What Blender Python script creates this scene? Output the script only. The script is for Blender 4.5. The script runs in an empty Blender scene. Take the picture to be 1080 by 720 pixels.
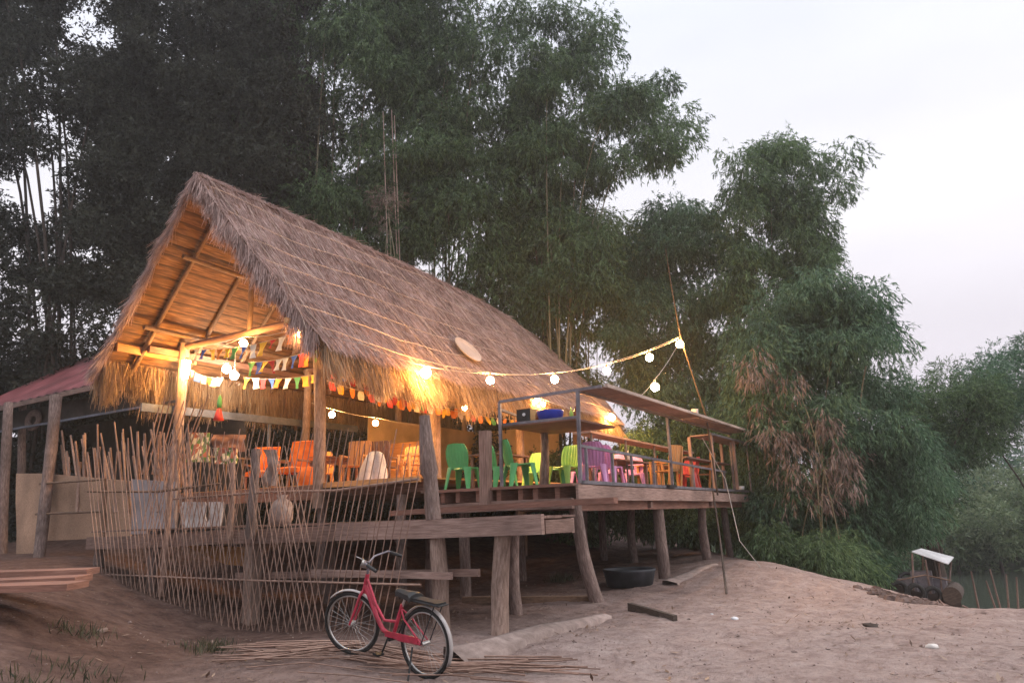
import bpy, math, random
import numpy as np
from mathutils import Vector, Matrix, noise as mnoise

random.seed(7)
RNG = np.random.default_rng(7)
R = math.radians
SC = bpy.context.scene
COL = SC.collection

# ------------------------------------------------------------------ frame
# world x runs along the house ridge (away from the viewer), y across it to the left, z up;
# the origin is the near right corner of the upper deck, ground level z = 0
CAM = np.array([-11.0525, -5.5881, 1.5])
FWD = np.array([0.85477, 0.51901, 0.0]); RGT = np.array([0.51901, -0.85477, 0.0])
FPX = 760.0
PITCH = math.atan(182 / 760); ROLL = R(1.8)
_f = FWD * math.cos(PITCH) + np.array([0, 0, math.sin(PITCH)])
_u = np.cross(RGT, _f)
_r = math.cos(ROLL) * RGT - math.sin(ROLL) * _u
_t = math.cos(ROLL) * _u + math.sin(ROLL) * RGT

def ray(x, y):
    d = _f * FPX + _r * (x - 540) - _t * (y - 360)
    return d / np.linalg.norm(d)
def at(x, y, D):
    'survey point at forward distance D'
    d = ray(x, y); return CAM + d * (D / float(d @ FWD))
def atx(x, y, X):
    d = ray(x, y); return CAM + d * ((X - CAM[0]) / d[0])
def aty(x, y, Y):
    d = ray(x, y); return CAM + d * ((Y - CAM[1]) / d[1])
def atz(x, y, Z):
    d = ray(x, y); return CAM + d * ((Z - CAM[2]) / d[2])
def site(X, D, z=0.0):
    p = CAM + RGT * X + FWD * D; return np.array([p[0], p[1], z])
def to_site(x, y):
    dx = np.asarray(x) - CAM[0]; dy = np.asarray(y) - CAM[1]
    return dx * RGT[0] + dy * RGT[1], dx * FWD[0] + dy * FWD[1]

# ------------------------------------------------------------------ materials
def _nt(name):
    m = bpy.data.materials.new(name); m.use_nodes = True
    nt = m.node_tree; b = nt.nodes['Principled BSDF']
    return m, nt, b
def _ramp(nt, cols):
    r = nt.nodes.new('ShaderNodeValToRGB'); e = r.color_ramp.elements
    while len(e) < len(cols): e.new(0.5)
    for i, c in enumerate(cols):
        e[i].position = 0.28 + 0.44 * i / max(1, len(cols) - 1); e[i].color = (*c, 1)
    return r
def mat(name, cols, scale=6, rough=0.8, bump=0.3, coord='Object', stretch=(1, 1, 1), metallic=0.0, fine=None, spec=0.3, dist=0.01):
    m, nt, b = _nt(name); N = nt.nodes.new; L = nt.links.new
    tc = N('ShaderNodeTexCoord'); mp = N('ShaderNodeMapping'); mp.inputs['Scale'].default_value = stretch
    L(tc.outputs[coord], mp.inputs[0])
    n1 = N('ShaderNodeTexNoise'); n1.inputs['Scale'].default_value = scale; n1.inputs['Detail'].default_value = 6
    n1.inputs['Roughness'].default_value = 0.65
    L(mp.outputs[0], n1.inputs[0])
    rp = _ramp(nt, cols); L(n1.outputs[0], rp.inputs[0])
    # large scale variation of the tint
    n2 = N('ShaderNodeTexNoise'); n2.inputs['Scale'].default_value = 0.9; n2.inputs['Detail'].default_value = 3
    L(tc.outputs['Object'], n2.inputs[0])
    mr = N('ShaderNodeMapRange'); mr.inputs[1].default_value = 0.3; mr.inputs[2].default_value = 0.7
    mr.inputs[3].default_value = 0.62; mr.inputs[4].default_value = 1.25; L(n2.outputs[0], mr.inputs[0])
    hs = N('ShaderNodeHueSaturation'); L(rp.outputs[0], hs.inputs['Color']); L(mr.outputs[0], hs.inputs['Value'])
    L(hs.outputs[0], b.inputs['Base Color'])
    b.inputs['Roughness'].default_value = rough; b.inputs['Metallic'].default_value = metallic
    b.inputs['Specular IOR Level'].default_value = spec
    if bump:
        n3 = N('ShaderNodeTexNoise'); n3.inputs['Scale'].default_value = fine or scale * 3; n3.inputs['Detail'].default_value = 5
        L(mp.outputs[0], n3.inputs[0])
        bp = N('ShaderNodeBump'); bp.inputs['Strength'].default_value = bump; bp.inputs['Distance'].default_value = dist
        L(n3.outputs[0], bp.inputs['Height']); L(bp.outputs[0], b.inputs['Normal'])
    return m
def leafmat(name, cols, trans=0.25, scale=0.35):
    m, nt, b = _nt(name); N = nt.nodes.new; L = nt.links.new
    g = N('ShaderNodeNewGeometry'); rp = _ramp(nt, cols)
    tc = N('ShaderNodeTexCoord'); n1 = N('ShaderNodeTexNoise'); n1.inputs['Scale'].default_value = scale; n1.inputs['Detail'].default_value = 3
    L(tc.outputs['Object'], n1.inputs[0])
    mx = N('ShaderNodeMix'); mx.data_type = 'FLOAT'; mx.inputs[0].default_value = 0.4
    L(n1.outputs[0], mx.inputs[2]); L(g.outputs['Random Per Island'], mx.inputs[3]); L(mx.outputs[0], rp.inputs[0])
    L(rp.outputs[0], b.inputs['Base Color']); b.inputs['Roughness'].default_value = 0.55
    b.inputs['Specular IOR Level'].default_value = 0.35
    tr = N('ShaderNodeBsdfTranslucent'); L(rp.outputs[0], tr.inputs[0])
    ms = N('ShaderNodeMixShader'); ms.inputs[0].default_value = trans
    out = nt.nodes['Material Output']
    L(b.outputs[0], ms.inputs[1]); L(tr.outputs[0], ms.inputs[2]); L(ms.outputs[0], out.inputs[0])
    return m
def strandmat(name, cols, trans=0.2):
    return leafmat(name, cols, trans, 1.2)
def emit(name, col, s):
    m, nt, b = _nt(name)
    b.inputs['Base Color'].default_value = (0.9, 0.85, 0.75, 1)
    b.inputs['Emission Color'].default_value = (*col, 1); b.inputs['Emission Strength'].default_value = s
    return m

M = {}
M['timber'] = mat('timber', [(.1, .062, .05), (.2, .125, .1), (.3, .2, .165)], 3, .85, .5, 'UV', (1.2, 14, 1))
M['timber_red'] = mat('reddish timber', [(.13, .06, .045), (.22, .11, .08), (.3, .165, .125)], 3, .8, .5, 'UV', (1.2, 14, 1))
M['timber_pale'] = mat('pale timber', [(.17, .105, .085), (.31, .205, .17), (.43, .305, .26)], 3, .88, .6, 'UV', (1.0, 12, 1))
M['log'] = mat('weathered log', [(.075, .052, .045), (.2, .14, .12), (.35, .27, .245)], 4, .9, .8, 'UV', (1.5, 8, 1), dist=.02)
M['log_pale'] = mat('pale log', [(.13, .085, .065), (.29, .2, .16), (.43, .32, .27)], 4, .9, .6, 'UV', (1.5, 8, 1), dist=.02)
M['pole'] = mat('dark pole', [(.1, .06, .04), (.19, .115, .075), (.27, .17, .11)], 4, .8, .5, 'UV', (2, 8, 1))
M['bamboo'] = mat('dry bamboo', [(.15, .085, .065), (.29, .18, .135), (.43, .3, .235)], 5, .6, .2, 'UV', (2, 10, 1))
M['bamboo_pale'] = mat('pale bamboo', [(.33, .24, .19), (.47, .36, .3), (.56, .45, .4)], 5, .6, .2, 'UV', (2, 10, 1))
M['culm'] = mat('bamboo culm', [(.1, .1, .06), (.2, .18, .11), (.3, .26, .19)], 5, .5, .1, 'UV', (2, 6, 1))
M['bark'] = mat('bark', [(.04, .03, .025), (.08, .06, .05), (.13, .1, .08)], 5, .9, .8, 'UV', (2, 6, 1))
M['steel'] = mat('painted steel tube', [(.13, .12, .135), (.19, .175, .195), (.26, .24, .26)], 9, .5, .1, metallic=.3)
M['steel_blue'] = mat('grey steel beam', [(.07, .08, .11), (.11, .12, .16), (.16, .17, .22)], 5, .5, .1, metallic=.2)
M['mat'] = mat('woven mat', [(.4, .27, .14), (.56, .41, .24), (.66, .5, .32)], 9, .85, .6, 'Object', (6, 6, 40))
M['mat_dull'] = mat('weathered woven mat', [(.2, .115, .075), (.4, .25, .165), (.52, .35, .25)], 4, .9, .8, 'Object', (20, 20, 6))
M['tin'] = mat('grey tin', [(.2, .17, .17), (.28, .24, .24), (.35, .3, .3)], 5, .6, .2, 'Object', (8, 8, 1))
M['redroof'] = mat('red metal roof', [(.17, .05, .055), (.23, .07, .075), (.28, .095, .1)], 2, .45, .1)
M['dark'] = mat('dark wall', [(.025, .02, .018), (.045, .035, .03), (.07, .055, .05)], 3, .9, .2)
M['straw'] = strandmat('thatch straw', [(.19, .12, .105), (.42, .285, .255), (.6, .44, .4)])
M['straw_gold'] = strandmat('fringe straw', [(.2, .125, .075), (.36, .235, .14), (.5, .35, .22)], .3)
M['paper_white'] = mat('white cloth', [(.55, .5, .46), (.68, .64, .6), (.75, .72, .68)], 6, .9, .2)

def plastic(name, c, rough=.4):
    return mat(name, [tuple(v * .82 for v in c), c, tuple(min(.95, v * 1.12) for v in c)], 5, rough, .05, spec=.45)
M['green'] = plastic('green plastic', (.1, .4, .13), .5)
M['lime'] = plastic('lime plastic', (.4, .7, .12))
M['pink'] = plastic('pink plastic', (.66, .3, .6))
M['redp'] = plastic('red plastic', (.65, .06, .05))
M['blue'] = plastic('blue plastic', (.03, .06, .5))
M['orange'] = mat('orange cloth', [(.5, .09, .01), (.7, .16, .02), (.8, .24, .04)], 4, .85, .4)
M['orange_wood'] = mat('varnished wood', [(.36, .16, .05), (.55, .27, .1), (.66, .36, .15)], 3, .55, .3, 'UV', (1.2, 12, 1))
M['rubber'] = mat('black rubber', [(.012, .012, .012), (.022, .021, .02), (.04, .036, .034)], 8, .75, .3)
M['black'] = mat('black paint', [(.015, .015, .016), (.025, .025, .026), (.035, .034, .034)], 8, .5, .1)
M['bikered'] = mat('red bicycle paint', [(.25, .035, .045), (.46, .03, .065), (.55, .06, .1)], 11, .45, .15, spec=.4)
M['fender'] = mat('pale grey fender paint', [(.25, .22, .21), (.4, .37, .36), (.5, .47, .46)], 6, .45, .05)
M['chrome'] = mat('dull chrome', [(.3, .29, .28), (.45, .44, .43), (.55, .54, .53)], 9, .35, .1, metallic=.85)
M['sandslab'] = mat('sandy concrete', [(.17, .125, .108), (.27, .205, .18), (.36, .285, .255)], 7, .95, .6)
M['tub'] = mat('black plastic tub', [(.02, .022, .026), (.035, .038, .045), (.06, .06, .07)], 4, .6, .2)
M['bulb'] = emit('warm bulb', (1, .5, .14), 480)
M['bulb_cool'] = emit('cool floodlight', (1, .86, .66), 190)
M['lantern'] = emit('warm lantern', (1, .5, .13), 220)
M['cable'] = mat('pale cable', [(.4, .36, .33), (.5, .46, .43), (.58, .54, .5)], 6, .6, 0)
M['sheet'] = mat('grey plastic sheet', [(.3, .26, .25), (.44, .4, .38), (.55, .5, .48)], 5, .7, .4)
M['white'] = mat('white paint', [(.66, .66, .68), (.76, .76, .78), (.8, .8, .82)], 5, .5, .1)
M['patterned'] = None

# ------------------------------------------------------------------ mesh builder
def V3(p): return np.array([float(p[0]), float(p[1]), float(p[2])])
class MB:
    def __init__(s): s.v = []; s.f = []; s.uv = []; s.sm = []
    def add(s, verts, faces, uvs, smooth=False):
        o = len(s.v); s.v += [tuple(map(float, v)) for v in verts]
        for f, u in zip(faces, uvs):
            s.f.append(tuple(i + o for i in f)); s.uv.append(u); s.sm.append(smooth)
    def bar(s, p, q, w, h=None, up=(0, 0, 1), jit=0.0):
        p, q = V3(p), V3(q); h = h or w; d = q - p; L = np.linalg.norm(d); d /= L
        a = np.cross(np.array(up, float), d)
        if np.linalg.norm(a) < 1e-3: a = np.cross(np.array([1., 0, 0]), d)
        a /= np.linalg.norm(a); b = np.cross(d, a)
        o = random.random() * 7; vs = []
        n = max(1, int(L / 1.2)) if jit else 1
        for k in range(n + 1):
            c = p + d * L * k / n
            ja = random.gauss(0, jit) if jit else 0; jb = random.gauss(0, jit) if jit else 0
            for sa, sb in ((-1, -1), (1, -1), (1, 1), (-1, 1)):
                vs.append(c + a * (sa * w / 2 + ja) + b * (sb * h / 2 + jb))
        fs = []; us = []
        for k in range(n):
            for j in range(4):
                i0 = k * 4 + j; i1 = k * 4 + (j + 1) % 4
                fs.append((i0, i1, i1 + 4, i0 + 4)); e0, e1 = o + k * L / n, o + (k + 1) * L / n; y0 = j * max(w, h) + o
                us.append([(e0, y0), (e0, y0 + (w if j % 2 == 0 else h)), (e1, y0 + (w if j % 2 == 0 else h)), (e1, y0)])
        fs.append((3, 2, 1, 0)); us.append([(o, o), (o + w, o), (o + w, o + h), (o, o + h)])
        e = n * 4; fs.append((e, e + 1, e + 2, e + 3)); us.append([(o, o), (o + w, o), (o + w, o + h), (o, o + h)])
        s.add(vs, fs, us); return s
    def box(s, c, sz, jit=0):
        c = V3(c); x, y, z = sz
        if x >= y: return s.bar(c - [x / 2, 0, 0], c + [x / 2, 0, 0], y, z, jit=jit)
        return s.bar(c - [0, y / 2, 0], c + [0, y / 2, 0], x, z, jit=jit)
    def tube(s, pts, rad, n=8, smooth=True, closed=False):
        pts = [V3(p) for p in pts]; m = len(pts)
        if not hasattr(rad, '__len__'): rad = [rad] * m
        o = random.random() * 9; vs = []; run = o; runs = []
        ref = None
        for k in range(m):
            a_ = pts[(k - 1) % m] if (closed or k) else pts[0]; b_ = pts[(k + 1) % m] if (closed or k < m - 1) else pts[-1]
            d = b_ - a_; d /= (np.linalg.norm(d) + 1e-9)
            if ref is None:
                ref = np.cross(d, [0, 0, 1.]) if abs(d[2]) < .9 else np.cross(d, [1., 0, 0])
            ref = ref - d * (ref @ d); ref /= (np.linalg.norm(ref) + 1e-9); b2 = np.cross(d, ref)
            if k: run += np.linalg.norm(pts[k] - pts[k - 1])
            runs.append(run)
            for j in range(n):
                t = 2 * math.pi * j / n
                vs.append(pts[k] + (ref * math.cos(t) + b2 * math.sin(t)) * rad[k])
        fs = []; us = []
        for k in range(m if closed else m - 1):
            k2 = (k + 1) % m
            for j in range(n):
                j2 = (j + 1) % n; c = 6.28 * rad[k] / n
                fs.append((k * n + j, k * n + j2, k2 * n + j2, k2 * n + j))
                r1 = runs[k2] if k2 else runs[k] + .1
                us.append([(runs[k], o + j * c), (runs[k], o + (j + 1) * c), (r1, o + (j + 1) * c), (r1, o + j * c)])
        s.add(vs, fs, us, smooth)
        if not closed:
            s.add(vs[:n], [tuple(range(n - 1, -1, -1))], [[(o + rad[0] * math.cos(6.28 * j / n), o + rad[0] * math.sin(6.28 * j / n)) for j in range(n)]])
            s.add(vs[-n:], [tuple(range(n))], [[(o + rad[-1] * math.cos(6.28 * j / n), o + rad[-1] * math.sin(6.28 * j / n)) for j in range(n)]])
        return s
    def log(s, p, q, r0, r1, n=10, wob=.02):
        p, q = V3(p), V3(q); m = 7; pts = []; rr = []
        bx, by, ph = random.gauss(0, wob * 1.3), random.gauss(0, wob * 1.3), random.uniform(0, 6)
        for k in range(m):
            t = k / (m - 1); c = p + (q - p) * t
            c = c + np.array([bx, by, 0]) * math.sin(math.pi * t) + np.array([wob, -wob, 0]) * .35 * math.sin(5 * t + ph) * math.sin(math.pi * t)
            pts.append(c); rr.append((r0 + (r1 - r0) * t) * random.uniform(.95, 1.05))
        return s.tube(pts, rr, n)
    def grid(s, P, smooth=True, uvscale=1.0):
        'P: rows x cols of points'
        r, c = len(P), len(P[0]); vs = [p for row in P for p in row]; fs = []; us = []
        for i in range(r - 1):
            for j in range(c - 1):
                fs.append((i * c + j, i * c + j + 1, (i + 1) * c + j + 1, (i + 1) * c + j))
                us.append([(j * uvscale, i * uvscale), ((j + 1) * uvscale, i * uvscale), ((j + 1) * uvscale, (i + 1) * uvscale), (j * uvscale, (i + 1) * uvscale)])
        s.add(vs, fs, us, smooth); return s
    def slab(s, P, t, smooth=True):
        'closed sheet: grid P and the same grid moved by vector t'
        t = V3(t); Q = [[V3(p) + t for p in row] for row in P]
        s.grid(P, smooth); s.grid([row[::-1] for row in Q], smooth)
        r, c = len(P), len(P[0])
        edge = [(0, j) for j in range(c)] + [(i, c - 1) for i in range(1, r)] + [(r - 1, j) for j in range(c - 2, -1, -1)] + [(i, 0) for i in range(r - 2, -1, -1)]
        s.grid([[P[i][j] for i, j in edge], [Q[i][j] for i, j in edge]], False); return s
    def lathe(s, prof, c=(0, 0, 0), n=16, smooth=True):
        c = V3(c); P = []
        for r, z in prof:
            P.append([c + np.array([r * math.cos(2 * math.pi * j / n), r * math.sin(2 * math.pi * j / n), z]) for j in range(n + 1)])
        s.grid(P, smooth); return s
    def ball(s, c, r, n=8, sq=1.0):
        prof = [(max(1e-4, r * math.sin(math.pi * k / n)), -r * sq * math.cos(math.pi * k / n)) for k in range(n + 1)]
        return s.lathe(prof, c, n * 2)
    def build(s, name, m, parent=None, local=False):
        me = bpy.data.meshes.new(name)
        off = np.zeros(3)
        vs = np.array(s.v, float)
        if parent is not None and not local:
            r = parent
            while r.parent: r = r.parent
            off = np.array(r.location)
        elif parent is None and not local:
            off = np.array([(vs[:, 0].min() + vs[:, 0].max()) / 2, (vs[:, 1].min() + vs[:, 1].max()) / 2, vs[:, 2].min()])
        me.from_pydata((vs - off).tolist(), [], s.f)
        ul = me.uv_layers.new(name='UVMap')
        flat = [c for u in s.uv for p in u for c in p]
        ul.data.foreach_set('uv', flat)
        me.polygons.foreach_set('use_smooth', s.sm)
        me.materials.append(m); me.update()
        o = bpy.data.objects.new(name, me); COL.objects.link(o)
        if parent is not None: o.parent = parent
        elif not local: o.location = off
        return o
def npmesh(name, verts, k, m, parent=None, smooth=False):
    'verts (N*k,3): N separate k-gons'
    off = np.zeros(3)
    if parent is not None:
        r = parent
        while r.parent: r = r.parent
        off = np.array(r.location)
    me = bpy.data.meshes.new(name); n = len(verts); nf = n // k
    me.vertices.add(n); me.loops.add(n); me.polygons.add(nf)
    me.vertices.foreach_set('co', (verts - off).astype(np.float32).ravel())
    me.loops.foreach_set('vertex_index', np.arange(n, dtype=np.int32))
    me.polygons.foreach_set('loop_start', np.arange(0, n, k, dtype=np.int32))
    me.materials.append(m); me.update(calc_edges=True)
    o = bpy.data.objects.new(name, me); COL.objects.link(o)
    if parent is not None: o.parent = parent
    return o
def tag(o, label=None, cat=None, group=None, kind=None):
    if label: o['label'] = label
    if cat: o['category'] = cat
    if group: o['group'] = group
    if kind: o['kind'] = kind
    return o
def thing(name, loc, label, cat, group=None, rz=0):
    o = bpy.data.objects.new(name, None); o.empty_display_size = .2; COL.objects.link(o)
    o.location = tuple(map(float, loc)); o.rotation_euler.z = rz
    return tag(o, label, cat, group)
KIDS = {}
def copy_tree(o, parent=None):
    c = o.copy(); COL.objects.link(c)
    if parent is not None: c.parent = parent
    for ch in [x for x in bpy.data.objects if x.parent == o and x is not c]:
        copy_tree(ch, c)
    return c
def lerp(a, b, t): return a + (b - a) * t
def sstep(a, b, x):
    t = np.clip((x - a) / (b - a), 0, 1); return t * t * (3 - 2 * t)

# ------------------------------------------------------------------ terrain
WATER = -2.7
def ground_z(x, y):
    x = np.asarray(x, float); y = np.asarray(y, float)
    X, D = to_site(x, y)
    z = np.zeros_like(x)
    d = -(X + 4.3) * .955 - (D - 11.5) * .295          # mound on the left
    z = z + .85 * sstep(0, 3.8, d) + .02 * np.clip(d - 3.8, 0, 60)
    z = z - .14 * np.exp(-((x + 3.3) ** 2 / 1.5 + (y - 3.9) ** 2 / 2.0))
    z = z + .75 * sstep(4.5, 9, y) * sstep(.5, 4.5, x) * sstep(40, 20, x)   # soil bank behind the stilts
    z = z + .13 * np.exp(-((X + 1.85) ** 2 + (D - 8.25) ** 2) / .35)
    z = z + .22 * np.exp(-((X - 5.2) ** 2 / 3 + (D - 16.5) ** 2 / 9))
    z = z + .16 * sstep(6, 9, x) * sstep(9, 3, np.abs(y))
    # fall to the river
    a = X - 5.5 - .25 * np.sin(D * .5); b = D - 11.6
    k = .8
    e = -np.log(np.exp(-np.clip(a, -30, 30) / k) + np.exp(-np.clip(b, -30, 30) / k)) * k   # smooth min
    drop = np.where(e > 0, .31 * e * e / (e + 1.2), 0)
    z = z - np.minimum(drop, 4.2)
    z = z - .16 * sstep(2.5, 6, X) * sstep(7, 11, D) * sstep(18, 13, D)
    # far bank
    far = sstep(54, 66, X * .35 + D) * sstep(-2, 6, X)
    z = z + far * (4.2 + 1.3)
    return z
def build_ground():
    def axis(lo, hi, step, far):
        fine = np.arange(lo, hi + 1e-6, step); g = [hi]; s = step
        while g[-1] < far: s *= 1.22; g.append(g[-1] + s)
        h = [lo]; s = step
        while h[-1] > -far: s *= 1.22; h.append(h[-1] - s)
        return np.concatenate([np.array(h[1:])[::-1], fine, np.array(g[1:])])
    xs = axis(-10, 12, .1, 420); ys = axis(-8, 11, .1, 420)
    XX, YY = np.meshgrid(xs, ys, indexing='ij'); Z = ground_z(XX, YY)
    nz = np.zeros(XX.size); fx, fy = XX.ravel(), YY.ravel()
    near = (np.abs(fx) < 45) & (np.abs(fy) < 45)
    idx = np.nonzero(near)[0]
    for i in idx:
        p = Vector((fx[i], fy[i], 0))
        a = mnoise.noise(p * .55) * .07 + mnoise.noise(p * 1.7) * .035 + mnoise.noise(p * 5.1) * .022
        nz[i] = a
    Z = Z + nz.reshape(Z.shape)
    nx, ny = len(xs), len(ys)
    vs = np.stack([XX, YY, Z], -1).reshape(-1, 3)
    me = bpy.data.meshes.new('ground')
    i, j = np.meshgrid(np.arange(nx - 1), np.arange(ny - 1), indexing='ij')
    q = np.stack([i * ny + j, (i + 1) * ny + j, (i + 1) * ny + j + 1, i * ny + j + 1], -1).reshape(-1, 4)
    me.vertices.add(len(vs)); me.loops.add(q.size); me.polygons.add(len(q))
    me.vertices.foreach_set('co', vs.astype(np.float32).ravel())
    me.loops.foreach_set('vertex_index', q.astype(np.int32).ravel())
    me.polygons.foreach_set('loop_start', np.arange(0, q.size, 4, dtype=np.int32))
    me.update(calc_edges=True); me.polygons.foreach_set('use_smooth', [True] * len(q))
    o = bpy.data.objects.new('ground', me); COL.objects.link(o); o['kind'] = 'structure'
    m, nt, b = _nt('sandy soil'); N = nt.nodes.new; L = nt.links.new
    tc = N('ShaderNodeTexCoord')
    def nz_(s, d=5, r=.6):
        n = N('ShaderNodeTexNoise'); n.inputs['Scale'].default_value = s; n.inputs['Detail'].default_value = d; n.inputs['Roughness'].default_value = r
        L(tc.outputs['Object'], n.inputs[0]); return n
    sep = N('ShaderNodeSeparateXYZ'); L(tc.outputs['Object'], sep.inputs[0])
    a, c, e, fine = nz_(.5), nz_(3.2, 8, .7), nz_(14, 6), nz_(55, 4)
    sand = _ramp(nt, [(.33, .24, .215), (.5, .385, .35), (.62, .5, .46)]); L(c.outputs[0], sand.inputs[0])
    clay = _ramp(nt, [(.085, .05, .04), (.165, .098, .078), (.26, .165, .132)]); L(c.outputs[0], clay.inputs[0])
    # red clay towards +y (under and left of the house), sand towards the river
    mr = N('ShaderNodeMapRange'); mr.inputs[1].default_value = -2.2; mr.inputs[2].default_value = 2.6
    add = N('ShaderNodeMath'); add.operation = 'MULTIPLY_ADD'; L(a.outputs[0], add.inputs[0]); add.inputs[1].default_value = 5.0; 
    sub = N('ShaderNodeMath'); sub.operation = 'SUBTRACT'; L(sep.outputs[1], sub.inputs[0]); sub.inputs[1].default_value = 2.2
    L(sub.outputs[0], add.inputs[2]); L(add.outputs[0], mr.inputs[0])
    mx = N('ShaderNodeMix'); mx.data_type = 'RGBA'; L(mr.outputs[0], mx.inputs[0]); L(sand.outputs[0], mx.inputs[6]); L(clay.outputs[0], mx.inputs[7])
    # far land is vegetated
    vl = N('ShaderNodeVectorMath'); vl.operation = 'LENGTH'; L(tc.outputs['Object'], vl.inputs[0])
    m2 = N('ShaderNodeMapRange'); m2.inputs[1].default_value = 26; m2.inputs[2].default_value = 34; L(vl.outputs['Value'], m2.inputs[0])
    gr = _ramp(nt, [(.03, .05, .022), (.055, .075, .035), (.1, .1, .06)]); L(c.outputs[0], gr.inputs[0])
    mx2 = N('ShaderNodeMix'); mx2.data_type = 'RGBA'; L(m2.outputs[0], mx2.inputs[0]); L(mx.outputs[2], mx2.inputs[6]); L(gr.outputs[0], mx2.inputs[7])
    # darker crumbs
    sp = _ramp(nt, [(.45, .42, .4), (1, 1, 1), (1.0, 1.0, 1.0)]); L(e.outputs[0], sp.inputs[0])
    mul = N('ShaderNodeMix'); mul.data_type = 'RGBA'; mul.blend_type = 'MULTIPLY'; mul.inputs[0].default_value = .55
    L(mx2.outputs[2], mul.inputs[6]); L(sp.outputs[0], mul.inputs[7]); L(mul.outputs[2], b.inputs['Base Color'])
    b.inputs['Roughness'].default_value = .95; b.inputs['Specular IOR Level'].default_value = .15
    vo = N('ShaderNodeTexVoronoi'); vo.feature = 'SMOOTH_F1'; vo.inputs['Scale'].default_value = 3.1; vo.inputs['Smoothness'].default_value = .6
    wv = N('ShaderNodeVectorMath'); wv.operation = 'MULTIPLY_ADD'; L(c.outputs[1], wv.inputs[0]); wv.inputs[1].default_value = (.35, .35, .35); L(tc.outputs['Object'], wv.inputs[2]); L(wv.outputs[0], vo.inputs['Vector'])
    s0 = N('ShaderNodeMath'); s0.operation = 'MULTIPLY_ADD'; L(vo.outputs['Distance'], s0.inputs[0]); s0.inputs[1].default_value = 2.2; L(fine.outputs[0], s0.inputs[2])
    s1 = N('ShaderNodeMath'); s1.operation = 'MULTIPLY_ADD'; L(e.outputs[0], s1.inputs[0]); s1.inputs[1].default_value = 1.6; L(s0.outputs[0], s1.inputs[2])
    bp = N('ShaderNodeBump'); bp.inputs['Strength'].default_value = 1.0; bp.inputs['Distance'].default_value = .06
    L(s1.outputs[0], bp.inputs['Height']); L(bp.outputs[0], b.inputs['Normal'])
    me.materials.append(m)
    return o
GROUND = build_ground()
def gz(x, y): return float(ground_z(np.array([x]), np.array([y]))[0]) + mnoise.noise(Vector((x, y, 0)) * .55) * .07 + mnoise.noise(Vector((x, y, 0)) * 1.7) * .035 + mnoise.noise(Vector((x, y, 0)) * 5.1) * .022

wm, nt, b = _nt('river water'); N = nt.nodes.new; L = nt.links.new
b.inputs['Base Color'].default_value = (.05, .06, .045, 1); b.inputs['Roughness'].default_value = .12
tc = N('ShaderNodeTexCoord'); n1 = N('ShaderNodeTexNoise'); n1.inputs['Scale'].default_value = 1.6; n1.inputs['Detail'].default_value = 4
L(tc.outputs['Object'], n1.inputs[0]); bp = N('ShaderNodeBump'); bp.inputs['Strength'].default_value = .25; bp.inputs['Distance'].default_value = .05
L(n1.outputs[0], bp.inputs['Height']); L(bp.outputs[0], b.inputs['Normal'])
w = MB(); c0 = site(60, 45); w.grid([[site(2, 10, WATER), site(320, -60, WATER)], [site(2, 200, WATER), site(320, 200, WATER)]], False)
o = w.build('river', wm); o['kind'] = 'structure'

# ------------------------------------------------------------------ thatched house
RY, EYR, EYL = 8.5, 4.95, 12.1
def ridge_z(x): return float(np.interp(x, [-2, 3, 6.4, 9.6, 12.1, 15], [9.42, 9.34, 9.28, 9.12, 8.9, 8.6]))
def eave_z(x): return float(np.interp(x, [-1.2, 2, 5, 9.5, 14], [4.98, 4.86, 4.95, 4.9, 4.75]))
def slope_r(x, t):
    z0, z1 = ridge_z(x), eave_z(x)
    w_ = .07 * mnoise.noise(Vector((x * .5, t * 2.5, 1.7))) + .03 * mnoise.noise(Vector((x * 1.6, t * 7, 4.2)))
    z0 += w_; z1 += w_
    return np.array([x, RY + (EYR - RY) * t, z0 + (z1 - z0) * t - .10 * math.sin(math.pi * t)])
def slope_l(x, t):
    z0, z1 = ridge_z(x), 5.3
    return np.array([x, RY + (EYL - RY) * t, z0 + (z1 - z0) * t - .10 * math.sin(math.pi * t)])
def xf_r(t): return -1.74 + .8 * t
def xf_l(t): return -1.74 + .1 * t
_te = [0, .05, .1, .2, .34, .47, .54, .67, .87, 1.0]; _xe = [12.1, 13.2, 13.8, 14.3, 14.55, 14.8, 14.9, 14.75, 14.25, 13.9]
def xr(t): return float(np.interp(t, _te, _xe))

# underside and body of the thatch: shingled panels, wave lines follow the rows
um, nt, b = _nt('thatch panel underside'); N = nt.nodes.new; L = nt.links.new
tc = N('ShaderNodeTexCoord'); sp = N('ShaderNodeSeparateXYZ'); L(tc.outputs['UV'], sp.inputs[0])
mp = N('ShaderNodeMapping'); mp.inputs['Scale'].default_value = (1.2, 9, 1); L(tc.outputs['UV'], mp.inputs[0])
n1 = N('ShaderNodeTexNoise'); n1.inputs['Scale'].default_value = 2.2; n1.inputs['Detail'].default_value = 7; L(mp.outputs[0], n1.inputs[0])
rp = _ramp(nt, [(.06, .026, .01), (.15, .068, .026), (.25, .125, .053)]); L(n1.outputs[0], rp.inputs[0])
mv = N('ShaderNodeMath'); mv.operation = 'MULTIPLY'; mv.inputs[1].default_value = 3.4; L(sp.outputs[1], mv.inputs[0])
fr = N('ShaderNodeMath'); fr.operation = 'FRACT'; L(mv.outputs[0], fr.inputs[0])
rr = N('ShaderNodeValToRGB'); rr.color_ramp.elements[0].position = 0; rr.color_ramp.elements[0].color = (.12, .09, .07, 1); rr.color_ramp.elements[1].position = .3; rr.color_ramp.elements[1].color = (1, 1, 1, 1)
L(fr.outputs[0], rr.inputs[0])
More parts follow.
